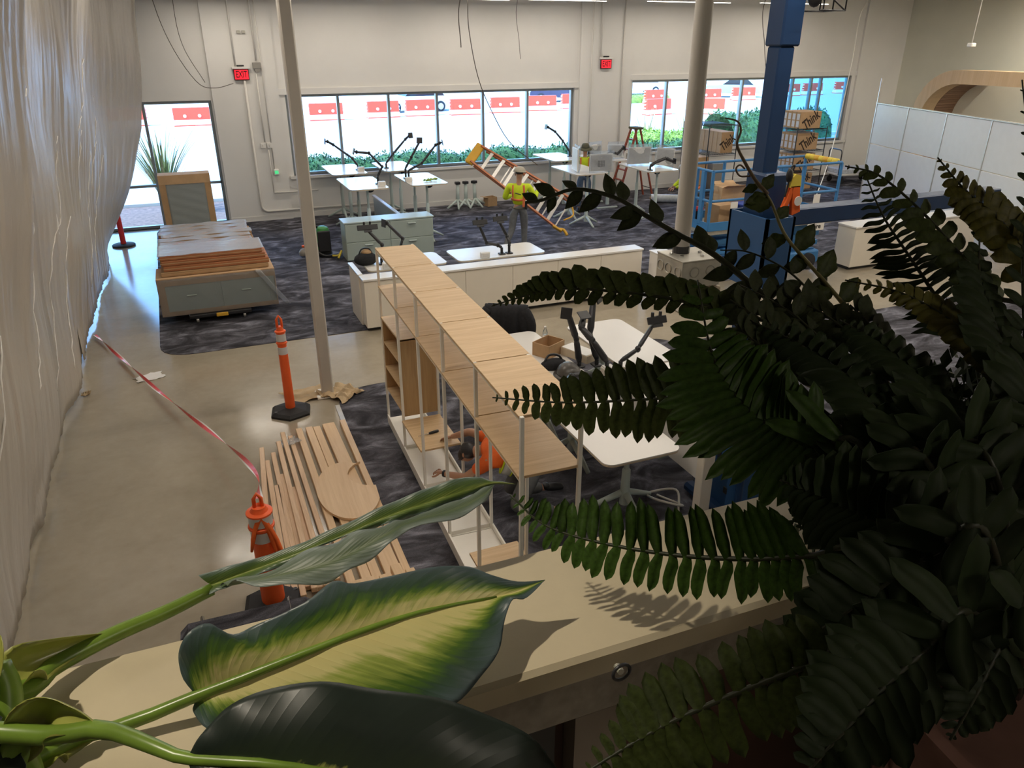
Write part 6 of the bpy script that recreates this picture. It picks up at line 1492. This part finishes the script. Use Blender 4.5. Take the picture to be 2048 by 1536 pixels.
# more fronds, merged
X = dict(own=False)
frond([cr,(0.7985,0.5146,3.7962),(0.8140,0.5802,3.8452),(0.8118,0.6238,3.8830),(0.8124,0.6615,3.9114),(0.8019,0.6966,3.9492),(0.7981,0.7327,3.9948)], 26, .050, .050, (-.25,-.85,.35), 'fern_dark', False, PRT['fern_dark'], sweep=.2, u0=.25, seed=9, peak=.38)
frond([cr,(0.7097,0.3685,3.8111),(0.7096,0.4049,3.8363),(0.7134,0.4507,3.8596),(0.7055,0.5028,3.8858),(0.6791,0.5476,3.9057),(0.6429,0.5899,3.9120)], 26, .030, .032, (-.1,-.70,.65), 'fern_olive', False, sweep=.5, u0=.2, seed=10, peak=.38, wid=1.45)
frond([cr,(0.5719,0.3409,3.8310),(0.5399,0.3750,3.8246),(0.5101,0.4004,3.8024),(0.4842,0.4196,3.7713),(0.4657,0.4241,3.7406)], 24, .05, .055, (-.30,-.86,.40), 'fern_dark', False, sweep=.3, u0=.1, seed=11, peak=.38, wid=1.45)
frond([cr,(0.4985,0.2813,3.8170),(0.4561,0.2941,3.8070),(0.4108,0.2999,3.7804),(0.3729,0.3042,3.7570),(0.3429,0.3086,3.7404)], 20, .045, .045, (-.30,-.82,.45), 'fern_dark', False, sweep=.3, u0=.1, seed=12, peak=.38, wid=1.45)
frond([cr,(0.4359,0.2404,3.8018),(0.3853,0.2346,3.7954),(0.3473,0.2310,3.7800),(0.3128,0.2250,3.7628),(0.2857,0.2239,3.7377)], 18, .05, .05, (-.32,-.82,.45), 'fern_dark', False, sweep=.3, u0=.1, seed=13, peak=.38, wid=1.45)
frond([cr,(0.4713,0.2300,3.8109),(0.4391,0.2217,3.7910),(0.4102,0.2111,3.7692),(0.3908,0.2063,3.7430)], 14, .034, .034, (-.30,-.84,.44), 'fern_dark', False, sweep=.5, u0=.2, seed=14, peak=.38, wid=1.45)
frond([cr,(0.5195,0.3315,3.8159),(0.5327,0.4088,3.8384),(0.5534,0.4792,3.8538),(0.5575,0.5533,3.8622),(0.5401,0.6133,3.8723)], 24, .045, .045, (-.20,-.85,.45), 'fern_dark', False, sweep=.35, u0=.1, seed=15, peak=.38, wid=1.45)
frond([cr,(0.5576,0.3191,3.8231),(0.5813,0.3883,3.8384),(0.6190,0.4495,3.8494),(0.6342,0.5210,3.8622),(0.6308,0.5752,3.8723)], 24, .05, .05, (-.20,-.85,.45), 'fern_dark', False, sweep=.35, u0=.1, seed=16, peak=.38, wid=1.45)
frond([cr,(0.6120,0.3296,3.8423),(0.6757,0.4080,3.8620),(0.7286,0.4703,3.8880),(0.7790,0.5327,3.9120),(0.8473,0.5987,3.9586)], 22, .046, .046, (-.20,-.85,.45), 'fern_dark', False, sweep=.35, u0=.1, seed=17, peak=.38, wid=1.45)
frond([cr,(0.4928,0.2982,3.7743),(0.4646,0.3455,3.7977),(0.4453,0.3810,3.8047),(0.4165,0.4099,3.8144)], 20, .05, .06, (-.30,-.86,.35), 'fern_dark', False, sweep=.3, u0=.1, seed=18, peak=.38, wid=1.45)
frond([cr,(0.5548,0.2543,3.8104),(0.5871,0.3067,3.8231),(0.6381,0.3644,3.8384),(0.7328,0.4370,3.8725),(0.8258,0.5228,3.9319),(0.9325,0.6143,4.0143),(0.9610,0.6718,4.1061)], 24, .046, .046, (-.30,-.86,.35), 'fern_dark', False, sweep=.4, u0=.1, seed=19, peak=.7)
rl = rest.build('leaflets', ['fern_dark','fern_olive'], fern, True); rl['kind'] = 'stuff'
# inner thicket of small leaves
r_ = random.Random(33); mb = MB(); c0 = Vector((.80,.46,3.66))-fb
def inside(rr):
    while True:
        q = Vector((rr.uniform(-1,1), rr.uniform(-1,1), rr.uniform(-1,1)))
        if q.length > 1: continue
        p = c0+Vector((q.x*.26,q.y*.20,q.z*.17)); w = p+fb
        if w.y > .46 and w.z < 3.62: continue
        if w.x < .56: continue
        return p
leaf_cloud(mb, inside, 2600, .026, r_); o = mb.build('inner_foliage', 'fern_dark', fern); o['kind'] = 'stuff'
t = thing('planter_pot', 'brown fibre planter pot behind the ledge holding the fern', 'pot', (.74,.29,2.5))
MB().lathe([(.11,0),(.15,.55),(.16,.98),(.165,1.0),(.165,1.03),(.15,1.03),(.145,.99)], 28).build('pot', 'pot', t, 40)
MB().lathe([(.0,.985),(.146,.986)], 20).build('soil', 'soil', t)

# ================================================================ trailing vines among the fern
vb = Vector((.70,.40,3.49))
vine = thing('trailing_vine', 'dark trailing vine with paired oval leaves above the fern', 'vine', tuple(vb))
def oval(mat, wide=.36, seed=0, lobes=0, curl=.12):
    vs = []; fs = []; n = 8
    for side in (1,-1):
        for i in range(n+1):
            u = i/n; w = wide*math.sin(PI*u**.8)*(1+lobes*math.sin(u*17)) if 0 < i < n else (0.02 if i == 0 else 0)
            z = -curl*u*u
            for e in (-1,0,1): vs.append((u, e*w, z-(.10*wide if e == 0 else 0)+side*.008))
    m_ = 3*(n+1)
    for i in range(n):
        for e in (0,1): a = 3*i+e; fs.append((a,a+3,a+4,a+1)); fs.append((m_+a,m_+a+1,m_+a+4,m_+a+3))
        for e in (0,2): a = 3*i+e; fs.append((a,m_+a,m_+a+3,a+3))
    return MB().add(vs, fs).mesh('leaf', mat, True)
def sprig(th, base, pts, leaves, me, smat, r0=.0022, nm='stem'):
    P = bez([Vector(p)-base for p in pts], 40); st = MB().tube(P, [r0*(1-.6*i/40) for i in range(41)], 6).build(nm, smat, th, True); r_ = random.Random(len(leaves))
    for u,ang,L in leaves:
        i = u*40; q = min(int(i),39); p = P[q].lerp(P[q+1], i-q); d = (P[min(q+1,40)]-P[max(q-1,0)]).normalized(); N = Vector(FN); s = N.cross(d).normalized(); up = d.cross(s)
        x = (d*math.cos(R(ang))+s*math.sin(R(ang))+N*r_.uniform(-.2,.3)).normalized(); nn = (N+s*r_.uniform(-.4,.4)).normalized(); y = nn.cross(x).normalized(); nn = x.cross(y)
        o_ = link('leaf', me, st); o_.matrix_basis = Matrix(((x.x*L,y.x*L,nn.x*L,p.x),(x.y*L,y.y*L,nn.y*L,p.y),(x.z*L,y.z*L,nn.z*L,p.z),(0,0,0,1)))
ov = oval('vineleaf', .25, 0, 0, .3); ol = oval('fern', .30, 1, .12)
lv = [(.30+.062*k, (48 if k%2 else -52)+9*(k%3), .038 if k < 8 else .026) for k in range(11)] + [(.33+.075*k, (-45 if k%2 else 55), .034) for k in range(8)]
sprig(vine, vb, [(.70,.40,3.50),(0.6589,0.4995,3.7918),(0.6411,0.5989,3.8327),(0.6188,0.6731,3.8670),(0.5855,0.7434,3.9083),(0.5560,0.7899,3.9290),(0.5301,0.8217,3.9471),(0.5035,0.8540,3.9655),(0.4623,0.8873,3.9737),(0.4251,0.9074,3.9587),(0.4033,0.9151,3.9557)], lv, ov, 'rachis', .0052)
sprig(vine, vb, [(.70,.40,3.50),(0.6605,0.5331,3.8126),(0.6626,0.6286,3.8626),(0.6462,0.6764,3.8970),(0.6193,0.7199,3.9137),(0.5923,0.7433,3.9139)], [(.35+.06*k, (65 if k%2 else -70), .032) for k in range(10)], ov, 'rachis')
sprig(vine, vb, [(.70,.40,3.50),(0.6295,0.4831,3.7818),(0.6237,0.5584,3.8325),(0.6049,0.6066,3.8655),(0.5913,0.6432,3.8796),(0.5754,0.6785,3.8893)], [(.45+.045*k, (60 if k%2 else -65), .034) for k in range(12)], ov, 'rachis')
for k_,(px_,sd_) in enumerate([([(.70,.40,3.50),(0.6154,0.5031,3.8102),(0.5953,0.5753,3.8424),(0.5730,0.6175,3.8604),(0.5490,0.6609,3.8796)],1),([(.72,.40,3.50),(0.6441,0.4910,3.8102),(0.6466,0.5562,3.8474),(0.6316,0.5979,3.8706),(0.6081,0.6387,3.8848)],2),([(.72,.40,3.50),(0.6540,0.4628,3.8097),(0.6626,0.5221,3.8403),(0.6682,0.5672,3.8639),(0.6671,0.5984,3.8776)],3),([(.70,.40,3.50),(0.5608,0.4736,3.8007),(0.5516,0.5393,3.8291),(0.5365,0.5799,3.8500),(0.5241,0.6176,3.8673)],4)]):
    sprig(vine, vb, px_, [(.50+.035*k, (60 if k%2 else -62)+8*((k+sd_)%3), .036) for k in range(14)], ov, 'rachis', .003)
gb = Vector((.78,.40,3.49))
ivy = thing('trailing_vine', 'pale stemmed vine with toothed leaves crossing the blue mast', 'vine', tuple(gb))
sprig(ivy, gb, [(.78,.40,3.50),(0.6850,0.4789,3.7724),(0.6852,0.5856,3.8431),(0.6807,0.6263,3.8733),(0.6698,0.6706,3.9052),(0.6552,0.7038,3.9356),(0.6523,0.7351,3.9722),(0.6458,0.7586,3.9900)], [(.42,-65,.040),(.46,70,.036),(.52,-60,.042),(.58,65,.03),(.64,-70,.040),(.70,70,.030),(.78,-60,.026),(.84,75,.034),(.88,80,.030),(.93,-70,.026),(.97,70,.02)], ol, 'tendril2' if False else 'stemtan', .0036) if 'stemtan' in M else (pm('stemtan', (.22,.20,.08), .5, var=.2), sprig(ivy, gb, [(.78,.40,3.50),(0.6850,0.4789,3.7724),(0.6852,0.5856,3.8431),(0.6807,0.6263,3.8733),(0.6698,0.6706,3.9052),(0.6552,0.7038,3.9356),(0.6523,0.7351,3.9722),(0.6458,0.7586,3.9900)], [(.42,-65,.040),(.46,70,.036),(.52,-60,.042),(.58,65,.03),(.64,-70,.040),(.70,70,.030),(.78,-60,.026),(.84,75,.034),(.88,80,.030),(.93,-70,.026),(.97,70,.02)], ol, 'stemtan', .0036))
MB().tube([Vector(p)-gb for p in bez([(0.6507,0.7391,3.9789),(0.6472,0.7589,3.9917),(0.6452,0.7813,4.0111),(0.6463,0.8020,4.0298),(0.6538,0.8069,4.0459),(0.6517,0.8132,4.0569),(0.6378,0.8210,4.0609)], 24)], [.0026-.0017*i/24 for i in range(25)], 6).build('dry_tendril', 'tendril', ivy, True)
MB().tube([Vector(p)-gb for p in bez([(0.6448,0.7682,3.9965),(0.6333,0.7731,3.9965),(0.6335,0.7825,4.0037),(0.6389,0.7825,4.0083),(0.6439,0.7781,4.0037)], 16)], .0012, 6).build('dry_tendril', 'tendril', ivy, True)
